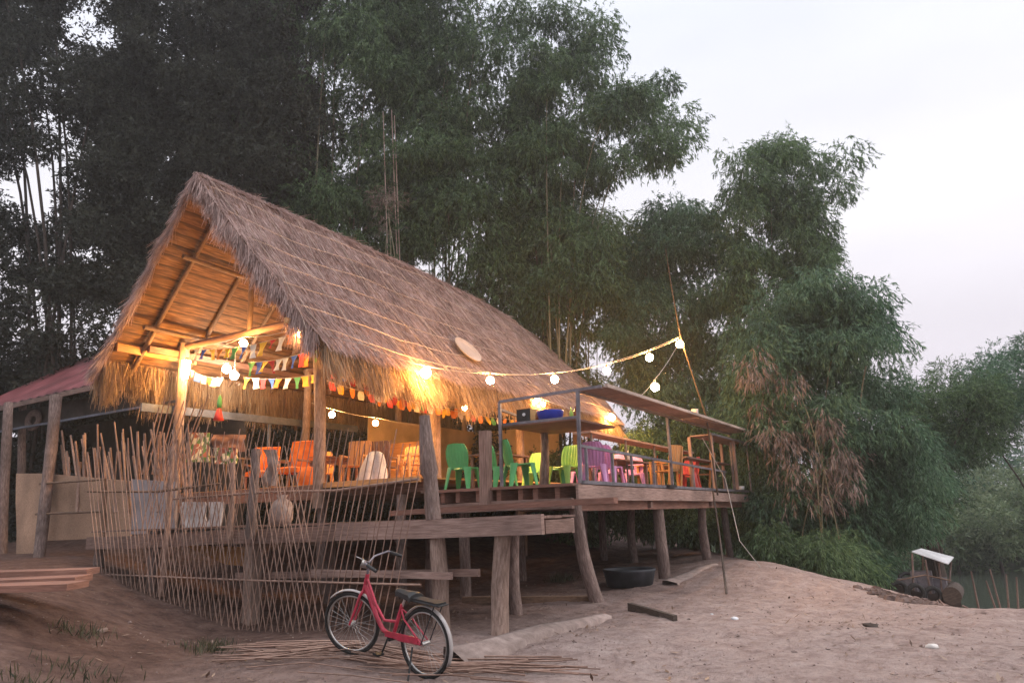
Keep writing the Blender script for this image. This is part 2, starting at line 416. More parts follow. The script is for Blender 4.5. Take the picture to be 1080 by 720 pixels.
mm = N('ShaderNodeMix'); mm.data_type = 'RGBA'; mm.blend_type = 'MULTIPLY'; mm.inputs[0].default_value = .9; L(rp.outputs[0], mm.inputs[6]); L(rr.outputs[0], mm.inputs[7])
L(mm.outputs[2], b.inputs['Base Color']); b.inputs['Roughness'].default_value = .85
ad = N('ShaderNodeMath'); ad.operation = 'ADD'; L(n1.outputs[0], ad.inputs[0]); L(fr.outputs[0], ad.inputs[1])
bp = N('ShaderNodeBump'); bp.inputs['Strength'].default_value = .7; bp.inputs['Distance'].default_value = .03; L(ad.outputs[0], bp.inputs['Height']); L(bp.outputs[0], b.inputs['Normal'])
M['underside'] = um

house = thing('thatched_house', (6, 8.5, 0), 'open stilt house under a long steep grass-thatched roof, lit by warm bulbs', 'house')
def slope_mesh(fn, xf, xe, inside):
    mb = MB(); nu, ntt = 60, 24; th = .16
    P = []; uv = []
    for i in range(ntt + 1):
        t = i / ntt; row = []
        for j in range(nu + 1):
            x = lerp(xf(t), xe(t), j / nu); p = fn(x, t)
            row.append(p)
        P.append(row)
    nrm = np.array([0, -.79, .61]) if inside > 0 else np.array([0, .73, .68])
    Q = [[p - nrm * th for p in row] for row in P]
    for G, flip in ((P, inside < 0), (Q, inside > 0)):
        vs = [p for r in G for p in r]; fs = []; us = []
        for i in range(ntt):
            for j in range(nu):
                a = i * (nu + 1) + j; f = (a, a + 1, a + nu + 2, a + nu + 1)
                uu = [(j * .25, i * .24), ((j + 1) * .25, i * .24), ((j + 1) * .25, (i + 1) * .24), (j * .25, (i + 1) * .24)]
                if flip: f = f[::-1]; uu = uu[::-1]
                fs.append(f); us.append(uu)
        mb.add(vs, fs, us, True)
    r, c = ntt + 1, nu + 1
    edge = [(0, j) for j in range(c)] + [(i, c - 1) for i in range(1, r)] + [(r - 1, j) for j in range(c - 2, -1, -1)] + [(i, 0) for i in range(r - 2, -1, -1)]
    mb.grid([[P[i][j] for i, j in edge], [Q[i][j] for i, j in edge]], False)
    return mb
NR = np.array([0, -.78, .62]); NL = np.array([0, .72, .69])
roofs = []
for fn, xf, xe, s in ((slope_r, xf_r, xr, 1), (slope_l, xf_l, xr, -1)):
    o = slope_mesh(fn, xf, xe, s).build('roof_slope', um, house)
    o['label'] = 'near slope of the thatched roof' if s > 0 else 'far slope of the thatched roof'
    roofs.append(o)

def strands(base, dirs, length, width, droop=.0):
    'tapered two-piece straws (quads) '
    n = len(base); dirs = dirs / np.linalg.norm(dirs, axis=1, keepdims=True)
    side = np.cross(dirs, RNG.normal(size=(n, 3))); side /= np.linalg.norm(side, axis=1, keepdims=True)
    L_ = length[:, None]; w = width[:, None]
    tip = base + dirs * L_; tip[:, 2] -= droop * length
    out = np.empty((n, 4, 3)); out[:, 0] = base - side * w / 2; out[:, 1] = base + side * w / 2
    out[:, 2] = tip + side * w * .22; out[:, 3] = tip - side * w * .22
    return out.reshape(-1, 3)
def roof_straw(fn, xf, xe, nrm, n, parent, name='thatch_straw'):
    t = RNG.random(n) ** .9; f = RNG.random(n)
    # rows of overlapping bundles
    t = np.clip((np.floor(t * 26) + RNG.normal(.5, .28, n)) / 26, 0, 1)
    base = np.empty((n, 3)); d = np.empty((n, 3))
    for i in range(n):
        x = lerp(xf(t[i]), xe(t[i]), f[i]); p = fn(x, t[i]); q = fn(x, t[i] + .02)
        dd = (q - p); dd /= np.linalg.norm(dd); base[i] = p + nrm * .01; d[i] = dd
    d = d + nrm * RNG.normal(.04, .035, (n, 1)) + RNG.normal(0, .085, (n, 3)) * [1, .3, .3]
    v = strands(base, d, RNG.uniform(.13, .38, n), RNG.uniform(.008, .018, n), .03)
    return npmesh(name, v, 4, M['straw'], parent)
roof_straw(slope_r, xf_r, xr, NR, 80000, roofs[0])
roof_straw(slope_l, xf_l, xr, NL, 9000, roofs[1])
def fringe(pts, n, dirf, lmin, lmax, parent, spread=.1, m='straw_gold', w=(.008, .018), thick=.22, nrm=NR):
    pts = np.array(pts); seg = np.linalg.norm(np.diff(pts, axis=0), axis=1); cum = np.concatenate([[0], np.cumsum(seg)])
    s = RNG.random(n) * cum[-1]; base = np.stack([np.interp(s, cum, pts[:, k]) for k in range(3)], 1)
    base = base - nrm * (RNG.random((n, 1)) * thick) + RNG.normal(0, .02, (n, 3))
    clump = np.array([mnoise.noise(Vector((q * 2.6, 3.1, 0))) + .6 * mnoise.noise(Vector((q * 9, 7.7, 0))) for q in s])
    L_ = RNG.uniform(lmin, lmax, n) * (1 + .75 * clump)
    tilt = np.array([mnoise.noise(Vector((q * 4.0, 11.3, 0))) for q in s])
    d = np.array(dirf)[None] + RNG.normal(0, spread, (n, 3)); d[:, 0] += .35 * tilt
    v = strands(base, d, np.maximum(.08, L_), RNG.uniform(*w, n), .12)
    return npmesh('thatch_fringe', v, 4, M[m], parent)
eaveR = [slope_r(x, 1.0) for x in np.linspace(xf_r(1), xr(1), 40)]
eaveL = [slope_l(x, 1.0) for x in np.linspace(xf_l(1), xr(1), 40)]
fringe(eaveR, 16000, (0, -.28, -.8), .2, .72, roofs[0])
fringe([slope_r(x, .93) - NR * .2 for x in np.linspace(xf_r(1), xr(1), 30)], 5000, (0, -.1, -1), .2, .6, roofs[0], thick=.05)
fringe(eaveL, 12000, (0, .05, -.9), .3, .75, roofs[1], nrm=NL)
fringe([slope_l(x, .93) - NL * .2 for x in np.linspace(-1.6, 13, 30)], 5000, (0, .0, -1), .3, .8, roofs[1], thick=.05, nrm=NL)
vergeR = [slope_r(xf_r(t), t) for t in np.linspace(0, .95, 20)]
vergeL = [slope_l(xf_l(t), t) for t in np.linspace(0, 1, 20)]
fringe(vergeR, 6500, (-.2, -.2, -.85), .14, .46, roofs[0], .14, 'straw')
fringe(vergeL, 4500, (-.25, .3, -.75), .12, .4, roofs[1], .14, 'straw', nrm=NL)
vergeB = [slope_r(xr(t), t) for t in np.linspace(0, 1, 20)]
fringe(vergeB, 4500, (.35, -.35, -.75), .15, .4, roofs[0], .14, 'straw')
fringe([(x, RY, ridge_z(x) + .03) for x in np.linspace(-1.74, 12.1, 20)], 5000, (0, -.7, -.6), .15, .4, roofs[0], .25, 'straw', thick=.03)
# binding strips over the thatch
mb = MB()
def onslope(x, t): return slope_r(min(x, xr(t) - .05), t) + NR * .07
for k, t in enumerate((.1, .24, .38, .52, .66, .8, .92)):
    pts = [onslope(x, min(.97, max(.02, t + .018 * math.sin(x * .9 + k)))) for x in np.linspace(xf_r(t) + .1, xr(t) - .1, 26)]
    mb.tube([q_ + [0, 0, RNG.normal(0, .008)] for q_ in pts], .0075, 5)
for k in range(12):
    x0 = -1.5 + k * 1.25
    pts = [onslope(x0 + .9 * t + .1 * math.sin(5 * t + k), t) for t in np.linspace(.02, .97, 12)]
    mb.tube([q_ + [RNG.normal(0, .03), 0, 0] for q_ in pts], .008, 5)
for k in range(9):
    x0 = -.6 + k * 1.65
    pts = [onslope(x0 - .7 * t + .15 * math.sin(4 * t + k * 2), t) for t in np.linspace(.05, .95, 12)]
    mb.tube([q_ + [RNG.normal(0, .03), 0, 0] for q_ in pts], .006, 5)
mb.build('binding_strip', M['bamboo_pale'], roofs[0])

# roof frame: rafters, purlins, ridge pole
def part_log(name, p, q, r0, r1, m, parent=house):
    return MB().log(p, q, r0, r1).build(name, m, parent)
for x in (-.9, .5, 1.9, 3.4, 5, 6.6, 8.2, 9.8, 11.4, 12.6):
    for fn, nn in ((slope_r, NR), (slope_l, NL)):
        a = fn(x, .03) - nn * .3; c = fn(x, .97) - nn * .3
        MB().log(a, c, .05, .06, 8, .015).build('rafter', M['pole'], house)
for t in (.33, .7):
    for fn, nn in ((slope_r, NR), (slope_l, NL)):
        MB().log(fn(-1.3, t) - nn * .4, fn(12.6, t) - nn * .4, .06, .06).build('purlin', M['pole'], house)
MB().log((-1.5, RY, 9.02), (12, RY, 8.75), .07, .07).build('ridge_pole', M['pole'], house)
for x in (0, 4.2, 8.4, 12.4):
    MB().log((x, 6.12, 5.95), (x, 11.15, 5.95), .085, .085).build('tie_beam', M['timber_red'], house)
    MB().log((x, RY, 6.0), (x, RY, 8.9), .07, .06).build('king_post', M['pole'], house)
for y in (6.02, 10.98):
    MB().bar((-.9, y + .14, 5.75), (13.2, y + .14, 5.75), .12, .15).build('wall_plate', M['timber_red'], house)
# gable inside left eave: planks lit by the lamp
MB().bar((-1.55, 11.38, 5.72), (.6, 11.38, 5.72), .09, .2).build('eave_beam', M['orange_wood'], house)
MB().bar((-1.5, 11.75, 5.36), (2.5, 11.75, 5.36), .07, .12).build('eave_beam', M['orange_wood'], house)
MB().bar((-1.3, 5.75, 5.5), (2.5, 5.75, 5.45), .07, .12).build('eave_beam', M['orange_wood'], house)
# posts
part_log('post', (0, 6.0, 1.75), (0, 6.0, 5.98), .13, .115, M['log_pale'])
part_log('post', (0, 11.0, .7), (0, 11.0, 6.05), .14, .12, M['log_pale'])
for x in (4.2, 8.4, 12.4):
    part_log('post', (x, 6.05, gz(x, 6) - .1), (x, 6.1, 5.9), .17 if x < 5 else .12, .13, M['log_pale'])
    part_log('post', (x, 11.0, gz(x, 11) - .1), (x, 11.0, 6.0), .13, .11, M['log_pale'])
part_log('post', (1.25, 7.25, 2.2), (1.15, 7.45, 5.9), .13, .1, M['log_pale'])
for x, y in ((.3, 4.0), (.3, 6.2), (.3, 8.4), (4.2, 3.6), (8.4, 3.4)):
    part_log('stilt', (x, y, gz(x, y) - .15), (x, y, 1.95), .11, .1, M['log'])
# floor of the house with its edge boards
mb = MB()
for k in range(46):
    y = 3.35 + .18 * k
    if y > 11.4: break
    mb.bar((.06, y, 2.235 + random.uniform(-.004, .004)), (13.2, y, 2.235), .172, .03)
mb.build('floor', M['orange_wood'], house)
MB().bar((.03, 3.3, 2.215), (.03, 5.9, 2.215), .05, .11).build('floor_edge', M['orange_wood'], house)
MB().bar((.0, 6.16, 2.08), (.0, 10.84, 2.08), .06, .3, jit=.004).build('floor_edge', M['timber_red'], house)
for x in (.55, 4, 8, 12):
    MB().bar((x, 3.4, 2.1), (x, 11.3, 2.1), .1, .2).build('joist', M['timber'], house)
# woven wall at the far left, with a doorway side panel
MB().box((10, 10.84, 3.5), (6.6, .04, 2.5)).build('wall_panel', M['mat'], house)
MB().box((13.2, 9, 3.5), (.04, 3.6, 2.5)).build('wall_panel', M['mat'], house)
MB().box((7.0, 9.2, 3.05), (.05, 1.9, 1.6)).build('wall_panel', M['orange_wood'], house)
# grey steel beam and rails across the open left side
MB().bar((-.9, 11.22, 4.32), (6.6, 11.22, 4.4), .06, .2).build('steel_beam', M['steel_blue'], house)
MB().bar((3.0, 11.22, 2.25), (3.0, 11.22, 4.24), .06, .06).build('steel_beam', M['steel_blue'], house)
mb = MB()
for k in range(26):
    mb.bar((-.2 + k * .26, 11.2, 2.3), (-.2 + k * .26, 11.2, 3.2), .025, .025)
mb.bar((-.4, 11.2, 3.22), (6.6, 11.2, 3.22), .05, .05)
mb.build('side_railing', M['pole'], house)

# round woven tray tied on the roof
c = slope_r(5.15, .755) + NR * .12
mb = MB(); ax1 = np.array([1., 0, 0]); ax2 = np.cross(NR, ax1); ax2 /= np.linalg.norm(ax2)
P = []
for r_, h_ in ((0.001, 0), (.2, 0), (.4, .0), (.46, .03), (.48, .05), (.48, .02), (.4, -.03), (.001, -.03)):
    P.append([c + (ax1 * math.cos(a) + ax2 * math.sin(a)) * r_ + NR * h_ for a in np.linspace(0, 2 * math.pi, 25)])
mb.grid(P, True)
tag(mb.build('woven_tray', M['bamboo_pale']), 'round pale woven tray lying on the near slope of the thatched roof', 'tray')

# ------------------------------------------------------------------ upper deck
deck = thing('upper_deck', (5.5, 1.5, 0), 'long raised wooden dining deck on log stilts along the right of the house', 'deck')
mb = MB()
for k in range(62):
    x = .02 + .18 * k
    mb.bar((x + .08, 0.0, 1.965 + random.uniform(-.004, .004)), (x + .08, 3.28, 1.965), .172, .035)
mb.build('floor', M['timber'], deck)
MB().bar((-.05, 2.95, 1.957), (-.05, -.02, 1.957), .07, .05, jit=.004).build('edge_board', M['timber_red'], deck)
mb = MB()
for y in (.32, .75, 1.05, 1.5, 1.95, 2.4, 2.75): mb.bar((-.0, y, 1.835), (11, y, 1.835), .09, .19)
mb.build('joist', M['timber_red'], deck)
MB().bar((0.03, -.04, 1.83), (7.7, -.04, 1.79), .05, .25, jit=.003).build('fascia_board', M['timber_pale'], deck)
MB().bar((7.75, -.045, 1.78), (11.35, -.045, 1.74), .05, .22, jit=.003).build('fascia_board', M['timber_pale'], deck)
MB().bar((-.06, 3.1, 1.635), (-.06, .0, 1.66), .1, .17, jit=.004).build('girder', M['timber'], deck)
for x in (3.6, 7.9, 10.4): MB().bar((x, 3.2, 1.64), (x, .02, 1.64), .12, .19).build('girder', M['timber'], deck)
MB().bar((.3, .14, 1.62), (11.1, .14, 1.60), .1, .2).build('girder', M['timber_red'], deck)
for (x, y, bx, by, r_) in ((.1, .05, .55, -.1, .115), (4.45, .22, 4.55, .22, .13), (7.95, .3, 8.35, .42, .12), (.2, 2.4, .2, 2.4, .1), (4.2, 1.9, 4.2, 1.9, .11), (8, 2.3, 8, 2.3, .11), (10.6, .5, 10.8, .5, .1)):
    MB().log((bx, by, gz(bx, by) - .15), (x, y, 1.66), r_ * 1.05, r_ * .9, 12, .025).build('stilt', M['log'], deck)
MB().bar((-.1, 1.72, 1.68), (-.1, 1.72, 2.99), .17, .17, jit=.01).build('newel_post', M['timber'], deck)
# ------------------------------------------------------------------ lower deck
low = thing('lower_deck', (-1.7, 3.5, 0), 'lower plank landing in front of the house, carried by log stilts', 'deck')
mb = MB()
for k in range(11):
    x = -2.7 + k * .21
    mb.bar((x, -.9 if x < -1.95 else -.25, 1.455), (x, 9.4, 1.42), .2, .03, jit=.003)
mb.build('floor', M['timber'], low)
MB().bar((-2.85, -.98, 1.36), (-2.85, 2.6, 1.315), .08, .25, jit=.004).build('front_beam', M['timber_pale'], low)
MB().bar((-2.85, 2.62, 1.31), (-2.85, 9.4, 1.2), .08, .23, jit=.006).build('front_beam', M['timber'], low)
MB().bar((-1.6, -.2, 1.33), (-1.6, 9, 1.25), .1, .2).build('joist', M['timber'], low)
MB().bar((-2.78, -.95, 1.33), (-2.0, -.95, 1.33), .06, .17).build('end_beam', M['timber'], low)
MB().bar((-1.98, -.96, 1.33), (-1.98, -.3, 1.33), .08, .2).build('end_beam', M['timber_pale'], low)
MB().bar((-.66, 3.4, 1.585), (-.62, -1.02, 1.66), .16, .09, jit=.006).build('step_plank', M['timber_red'], low)
MB().log((-2.78, -.24, -.1), (-2.74, -.3, 1.24), .125, .105, 12).build('stilt', M['log_pale'], low)
MB().log((-2.74, .7, -.1), (-2.74, .78, 1.24), .115, .11, 12).build('stilt', M['log_pale'], low)
MB().tube([(-2.8, .80, 1.46), (-2.8, .83, 1.8), (-2.79, .86, 2.05), (-2.8, .87, 2.12), (-2.8, .92, 2.5), (-2.8, .95, 2.93)], [.11, .105, .1, .13, .105, .075], 12).build('trunk_post', M['log'], low)
MB().bar((-2.74, 4.55, gz(-2.74, 4.5) - .1), (-2.74, 4.6, 1.2), .2, .2, jit=.01).build('stilt', M['log_pale'], low)
for y in (7.4, 9.2): MB().log((-2.7, y, gz(-2.7, y) - .1), (-2.7, y, 1.15), .1, .1).build('stilt', M['log'], low)
for y in (.7, 2.4, 4.8): MB().log((-.8, y, gz(-.8, y) - .1), (-.8, y, 1.4), .1, .095).build('stilt', M['log'], low)
MB().bar((-2.5, 5.3, .62), (-2.5, .25, .74), .05, .1, jit=.004).build('tie_rail', M['timber_pale'], low)
MB().bar((-2.95, 3.0, .74), (-2.95, .38, .73), .05, .09).build('tie_rail', M['timber_pale'], low)

# white sacks, sheets and slab between landing and floor
def cloth(name, p00, p10, p11, p01, m, lab, cat, amp=.05, th=.03, n=10, group=None):
    P = []
    a, b_, c_, d_ = map(V3, (p00, p10, p11, p01))
    nn = np.cross(b_ - a, d_ - a); nn /= np.linalg.norm(nn); sd = random.random() * 50
    for i in range(n + 1):
        row = []
        for j in range(n + 1):
            s_, t_ = j / n, i / n; p = a * (1 - s_) * (1 - t_) + b_ * s_ * (1 - t_) + c_ * s_ * t_ + d_ * (1 - s_) * t_
            p = p + nn * amp * mnoise.noise(Vector((s_ * 4 + sd, t_ * 2.2, sd))) * 2
            row.append(p)
        P.append(row)
    mb = MB(); mb.slab(P, nn * th)
    return tag(mb.build(name, m), lab, cat, group)
def quad_x(x0, y0, x1, y1, X): return atx(x0, y1, X), atx(x1, y1, X), atx(x1, y0, X), atx(x0, y0, X)
cloth('white_sheet', *quad_x(193, 529, 218, 559, -1.6), M['sheet'], 'pale plastic sheet hanging below the floor edge, left of the lattice middle', 'sheet')
cloth('white_sheet', *quad_x(222, 529, 234, 559, -1.6), M['sheet'], 'narrow pale sheet hanging beside the wider one below the floor edge', 'sheet')
p = atx(296, 556, -1.7); mb = MB(); P = []
for r_, z_ in ((.001, 0), (.17, .0), (.21, .1), (.2, .28), (.16, .4), (.07, .47), (.1, .53), (.001, .53)): P.append([np.array([p[0] + r_ * math.cos(a), p[1] + r_ * math.sin(a) * (1.1 + .12 * math.sin(3 * a + z_ * 9)), 1.445 + z_]) for a in np.linspace(0, 2 * math.pi, 19)])
mb.grid(P); tag(mb.build('sack', M['sandslab']), 'bulging beige sack tied at the top, standing on the lower landing behind the lattice', 'sack')
cloth('burlap_cloth', *quad_x(281, 474, 292, 512, -1.2), M['sandslab'], 'pale rag hung over the fence post in front of the orange chairs', 'cloth', .1, .03)
mb = MB(); A = [atx(x, y, -1.9) for x, y in ((195, 575), (262, 577), (262, 597), (238, 595))]
P = [[A[0], A[1]], [A[3], A[2]]]
mb.slab(P, (.15, 0, 0)); tag(mb.build('boat_plank', M['orange_wood']), 'tan curved plank stored under the lower landing', 'plank')

# ------------------------------------------------------------------ bamboo lattice fence
fence = thing('bamboo_fence', (-3.1, 5, 0), 'leaning lattice fence of thin split bamboo in front of the landing', 'fence')
def strip(mb, p, q, w=.022):
    mid = (V3(p) + V3(q)) / 2 + np.array([random.gauss(0, .008), random.gauss(0, .012), 0])
    mb.tube([p, mid, q], [w * .55, w * .5, w * .4], 5)
mb = MB()
def zt(y): return float(np.interp(y, [.7, 2, 4, 6, 9.2], [2.5, 2.75, 2.95, 3.05, 3.2])) + random.gauss(0, .09)
y = .78
while y < 7.0:                                            # strips that lean to the right at the top
    yb = y + .62 + random.gauss(0, .012); z1 = zt(y)
    strip(mb, (-3.06, yb, gz(-3.06, yb) - .03), (-3.03, y + random.gauss(0, .012), z1), random.uniform(.014, .02)); y += random.uniform(.112, .132)
y = 9.4
while y > 3.3:                                            # strips that lean to the left at the top
    yb = y - .95 + random.gauss(0, .015); z1 = zt(y) - .2
    strip(mb, (-3.12, yb, gz(-3.12, yb) - .03), (-3.1, y + random.gauss(0, .015), z1), random.uniform(.014, .02)); y -= random.uniform(.13, .155)
mb.build('lattice', M['bamboo'], fence)
MB().tube([(-3.0, 6.5, 1.95), (-3.0, 4, 1.97), (-3.0, 2.5, 1.93), (-3.0, .9, 2.02)], .022, 6).build('rail', M['bamboo'], fence)
MB().tube([(-3.0, 9.3, 2.2), (-3.0, 7, 2.1), (-3.0, 5.2, 2.16)], .025, 6).build('rail', M['pole'], fence)
for za, zb in ((.62, .55),):
    MB().tube([(-3.08, .8, za), (-3.085, 4.2, (za + zb) / 2 + .03), (-3.08, 9.0, zb + .1)], .017, 6).build('rail', M['bamboo'], fence)
MB().log((-3.0, 4.38, 1.25), (-3.0, 4.35, 2.68), .085, .075, 10).build('post', M['log'], fence)
MB().log((-2.96, 4.95, 1.25), (-2.96, 4.98, 2.5), .05, .045, 8).build('post', M['bamboo'], fence)
MB().log((-3.02, 6.6, .3), (-3.02, 6.62, 2.9), .05, .045, 8).build('post', M['bamboo'], fence)
# tall stakes on the left: palisade
pal = thing('stake_palisade', (-1.6, 10.6, .7), 'ragged row of upright bamboo stakes behind the mat wall at left', 'fence')
mb = MB()
for k in range(44):
    px_ = 64 + k * 3.1 + random.gauss(0, 2); top = 455 + 32 * abs(mnoise.noise(Vector((k * .9, 2, 0)))) + random.uniform(-14, 22)
    a = atx(px_ + random.gauss(6, 6), 540, -1.5 + random.uniform(-.2, .3)); c = atx(px_, top, -1.5 + random.uniform(-.2, .3))
    rk = random.uniform(.6, 1.25); mb.tube([a, (a + c) / 2 + [0, random.gauss(0, .03), 0], c], [.034 * rk, .03 * rk, .022 * rk], 6)
mb.build('stakes', M['bamboo'], pal)
mb = MB()
for k in range(9):
    a = atx(150 + k * 5, 500, -1.2); c = atx(168 + k * 6.5, 420 + random.uniform(-6, 10), -1.0)
    mb.tube([a, c], [.018, .014], 5)
mb.build('loose_strips', M['bamboo'], pal)

# mat wall at far left with rails
matw = thing('mat_wall', (-1.4, 13, .7), 'low tan woven mat wall beside the house at far left', 'wall')
def panel(mb, x0, x1, ytop0, ytop1, yb0, yb1, X, th=.05):
    P = []
    for i in range(7):
        t = i / 6; row = []
        for j in range(11):
            s_ = j / 10; x = lerp(x0, x1, s_); yy = lerp(lerp(yb0, yb1, s_), lerp(ytop0, ytop1, s_), t)
            p = atx(x, yy, X); p[0] += .05 * mnoise.noise(Vector((s_ * 5, t * 2, x0))); row.append(p)
        P.append(row)
    mb.slab(P, (th, 0, 0))
mb = MB(); panel(mb, 47, 137, 499, 507, 570, 566, -1.55); mb.build('mat_panel', M['mat_dull'], matw)
mb = MB(); panel(mb, 17, 46, 499, 499, 592, 580, -1.45); mb.build('mat_panel', M['mat_dull'], matw)
mb = MB(); panel(mb, 138, 185, 505, 508, 563, 562, -1.6); o = mb.build('tin_panel', M['tin'], matw)
for x0, y0, x1, y1 in ((42, 510, 112, 505), (38, 542, 108, 539)):
    MB().tube([atx(x0, y0, -1.8), atx(x1, y1, -1.8)], .03, 6).build('rail', M['pole'], matw)
MB().log(atx(108, 575, -1.8), atx(110, 505, -1.8), .06, .06, 8).build('post', M['pole'], matw)

# ------------------------------------------------------------------ shed at left
shed = thing('tin_roof_shed', (1.5, 16, .9), 'dark open shed under a dull red metal roof at the left edge', 'shed')
e0, e1 = np.array([-.2, 13.2, 5.42]), np.array([-.2, 23, 5.3]); up_ = np.array([5.2, 0, 3.5])
mb = MB(); P = []
for i in range(5):
    row = []
    for j in range(81):
        p = e0 + (e1 - e0) * j / 80 + up_ * i / 4; p = p + np.array([0, 0, .018 * math.sin(j * math.pi / 2)]); row.append(p)
    P.append(row)
mb.slab(P, (.0, 0, .03)); mb.build('roof', M['redroof'], shed)
MB().bar(e0 + [-.02, 0, -.1], e1 + [-.02, 0, -.1], .06, .14).build('eave_board', M['timber'], shed)
MB().bar((3.0, 12.2, 3.0), (3.0, 24, 3.0), .06, 4.2).build('back_wall', M['dark'], shed)
MB().bar((.4, 12.6, 4.95), (.4, 22, 4.95), .06, .55).build('lintel_panel', M['dark'], shed)
MB().bar((.2, 11.4, 4.62), (.2, 23, 4.62), .05, .06).build('rail', M['steel_blue'], shed)
part_log('post', atx(41, 590, -1.9) , atx(59, 418, -1.5), .13, .14, M['log'], shed)
part_log('post', atx(2, 600, -1.0), atx(9, 425, -1.0), .13, .12, M['log'], shed)
part_log('post', atx(22, 560, 1.0), atx(24, 425, 1.0), .12, .12, M['log'], shed)
c = atx(35, 443, .3); mb = MB()
for rr_ in (.42, .33, .24): mb.tube([c + np.array([0.05 * (.42 - rr_), rr_ * math.cos(a), .7 * rr_ * math.sin(a)]) for a in np.linspace(0, 2 * math.pi, 21)[:-1]], .045, 6, closed=True)
tag(mb.build('cable_coil', M['log']), 'coil of thick pale hose hanging under the shed eave', 'coil')
# plank stack on the mound
for k, (x0, y0, x1, y1, d0, dz) in enumerate(((0, 640, 50, 640, 0, 0), (0, 622, 72, 618, .5, .0), (0, 604, 80, 603, 1.1, .0))):
    a = site(-5.9 - .9, 8.1 + d0 * 1.1); c = site(-4.7 - .3 * k - .15, 8.3 + d0 * 1.2)
    za = max(gz(*(a + (c - a) * q_)[:2]) for q_ in (0, .25, .5, .75, 1)) + .07 + .05 * k
    mb = MB(); mb.bar((a[0], a[1], za), (c[0], c[1], za - .01), .5, .07, jit=.008)
    tag(mb.build('plank', M['timber_red']), ('weathered plank nearest the viewer on the dirt mound at far left', 'middle weathered plank on the dirt mound at far left', 'rearmost weathered plank on the dirt mound at far left')[k], 'plank', 'planks on the mound')

# ------------------------------------------------------------------ dining furniture on the deck
def steel(name, parent, *segs, w=.045, m='steel'):
    for p, q in segs: MB().bar(p, q, w, w).build(name, M[m], parent)
rail = thing('deck_railing', (5, 0, 1.98), 'grey steel tube railing along the outer edge of the deck', 'railing')
steel('post', rail, ((.62, .04, 1.985), (.62, .04, 2.62)), ((1.75, .04, 2.0), (1.75, .04, 2.57)), ((2.7, .04, 2.0), (2.7, .04, 2.55)), ((3.9, .04, 2.0), (3.9, .04, 2.55)), ((6.6, .04, 2.0), (6.6, .04, 2.5)), ((8.2, .04, 2.0), (8.2, .04, 2.5)), ((9.3, .04, 2.0), (9.3, .04, 2.47)))
steel('top_tube', rail, ((.4, .04, 2.63), (9.5, .04, 2.47)), w=.05)
steel('bottom_tube', rail, ((.3, -.03, 2.0), (12.2, -.03, 1.95)), w=.06)
MB().box((4.6, -.05, 1.995), (.5, .16, .05)).build('bracket', M['black'], rail)
bar1 = thing('high_counter', (5.5, -.2, 1.98), 'long high plank counter on steel legs running along the deck edge', 'counter')
MB().bar((.5, -.24, 3.63), (5.9, -.24, 3.63), .46, .035, jit=.002).build('counter_top', M['timber_pale'], bar1)
MB().bar((5.92, -.22, 3.60), (10.4, -.22, 3.62), .42, .035, jit=.002).build('counter_top', M['timber_pale'], bar1)
MB().bar((.45, -.5, 3.645), (10.4, -.46, 3.645), .055, .06).build('edge_strip', M['bamboo_pale'], bar1)
steel('edge_tube', bar1, ((.3, .03, 3.6), (10.4, .03, 3.58)), ((.3, 1.62, 3.56), (.3, -.48, 3.61)), w=.05)
steel('leg', bar1, ((.3, .02, 1.985), (.3, -.02, 3.6)), ((5.0, .03, 1.985), (5.0, .03, 3.58)), ((10.2, .03, 1.985), (10.2, .03, 3.58)), w=.055)
steel('leg', bar1, ((.3, 1.62, 1.985), (.3, 1.62, 3.56)), w=.05)
side = thing('bar_table', (1.2, .9, 1.98), 'square high table with brown top and central trunk leg at the near deck corner', 'table')
mb = MB(); mb.box((1.2, .83, 3.1), (1.75, 1.5, .035), .002); mb.build('table_top', M['timber_red'], side)
steel('frame_tube', side, ((.34, 1.58, 3.13), (.34, .05, 3.13)), ((.3, 1.62, 3.42), (2.0, 1.5, 3.2)), w=.045)
MB().log((1.75, 1.55, 1.98), (1.75, 1.5, 3.08), .1, .08).build('trunk_leg', M['log'], side)
ct2 = thing('inner_counter', (5.8, 1.0, 1.98), 'second plank counter on thin steel legs just inside the railing', 'counter')
MB().bar((2.45, 1.0, 3.1), (9.2, 1.0, 3.03), .42, .04, jit=.002).build('counter_top', M['timber_pale'], ct2)
steel('leg', ct2, ((2.6, .85, 1.985), (2.6, .85, 3.08)), ((4.4, .85, 1.985), (4.4, .85, 3.07)), ((6.2, .85, 1.985), (6.2, .85, 3.06)), ((9.0, .85, 1.985), (9.0, .85, 3.02)), w=.035)
far = thing('end_counter', (10.4, -.2, 1.95), 'farthest plank counter in a timber frame at the end of the deck', 'counter')
MB().bar((7.7, .12, 3.36), (12.6, .1, 3.36), .55, .035).build('counter_top', M['timber_pale'], far)
steel('edge_tube', far, ((7.6, -.19, 3.37), (12.7, -.19, 3.37)), w=.045)
for x, y in ((7.7, .42), (7.75, -.14), (9.9, -.14), (10.6, .4)): MB().bar((x, y, 1.985), (x, y, 3.34), .075, .075).build('leg', M['timber_pale'], far)
steel('leg', far, ((12.55, -.17, 1.95), (12.55, -.17, 3.34)), ((11.3, -.17, 1.95), (11.3, -.17, 3.34)), w=.04)
MB().bar((6.6, .3, 2.75), (10.5, .3, 2.72), .3, .035).build('lower_shelf', M['timber'], far)

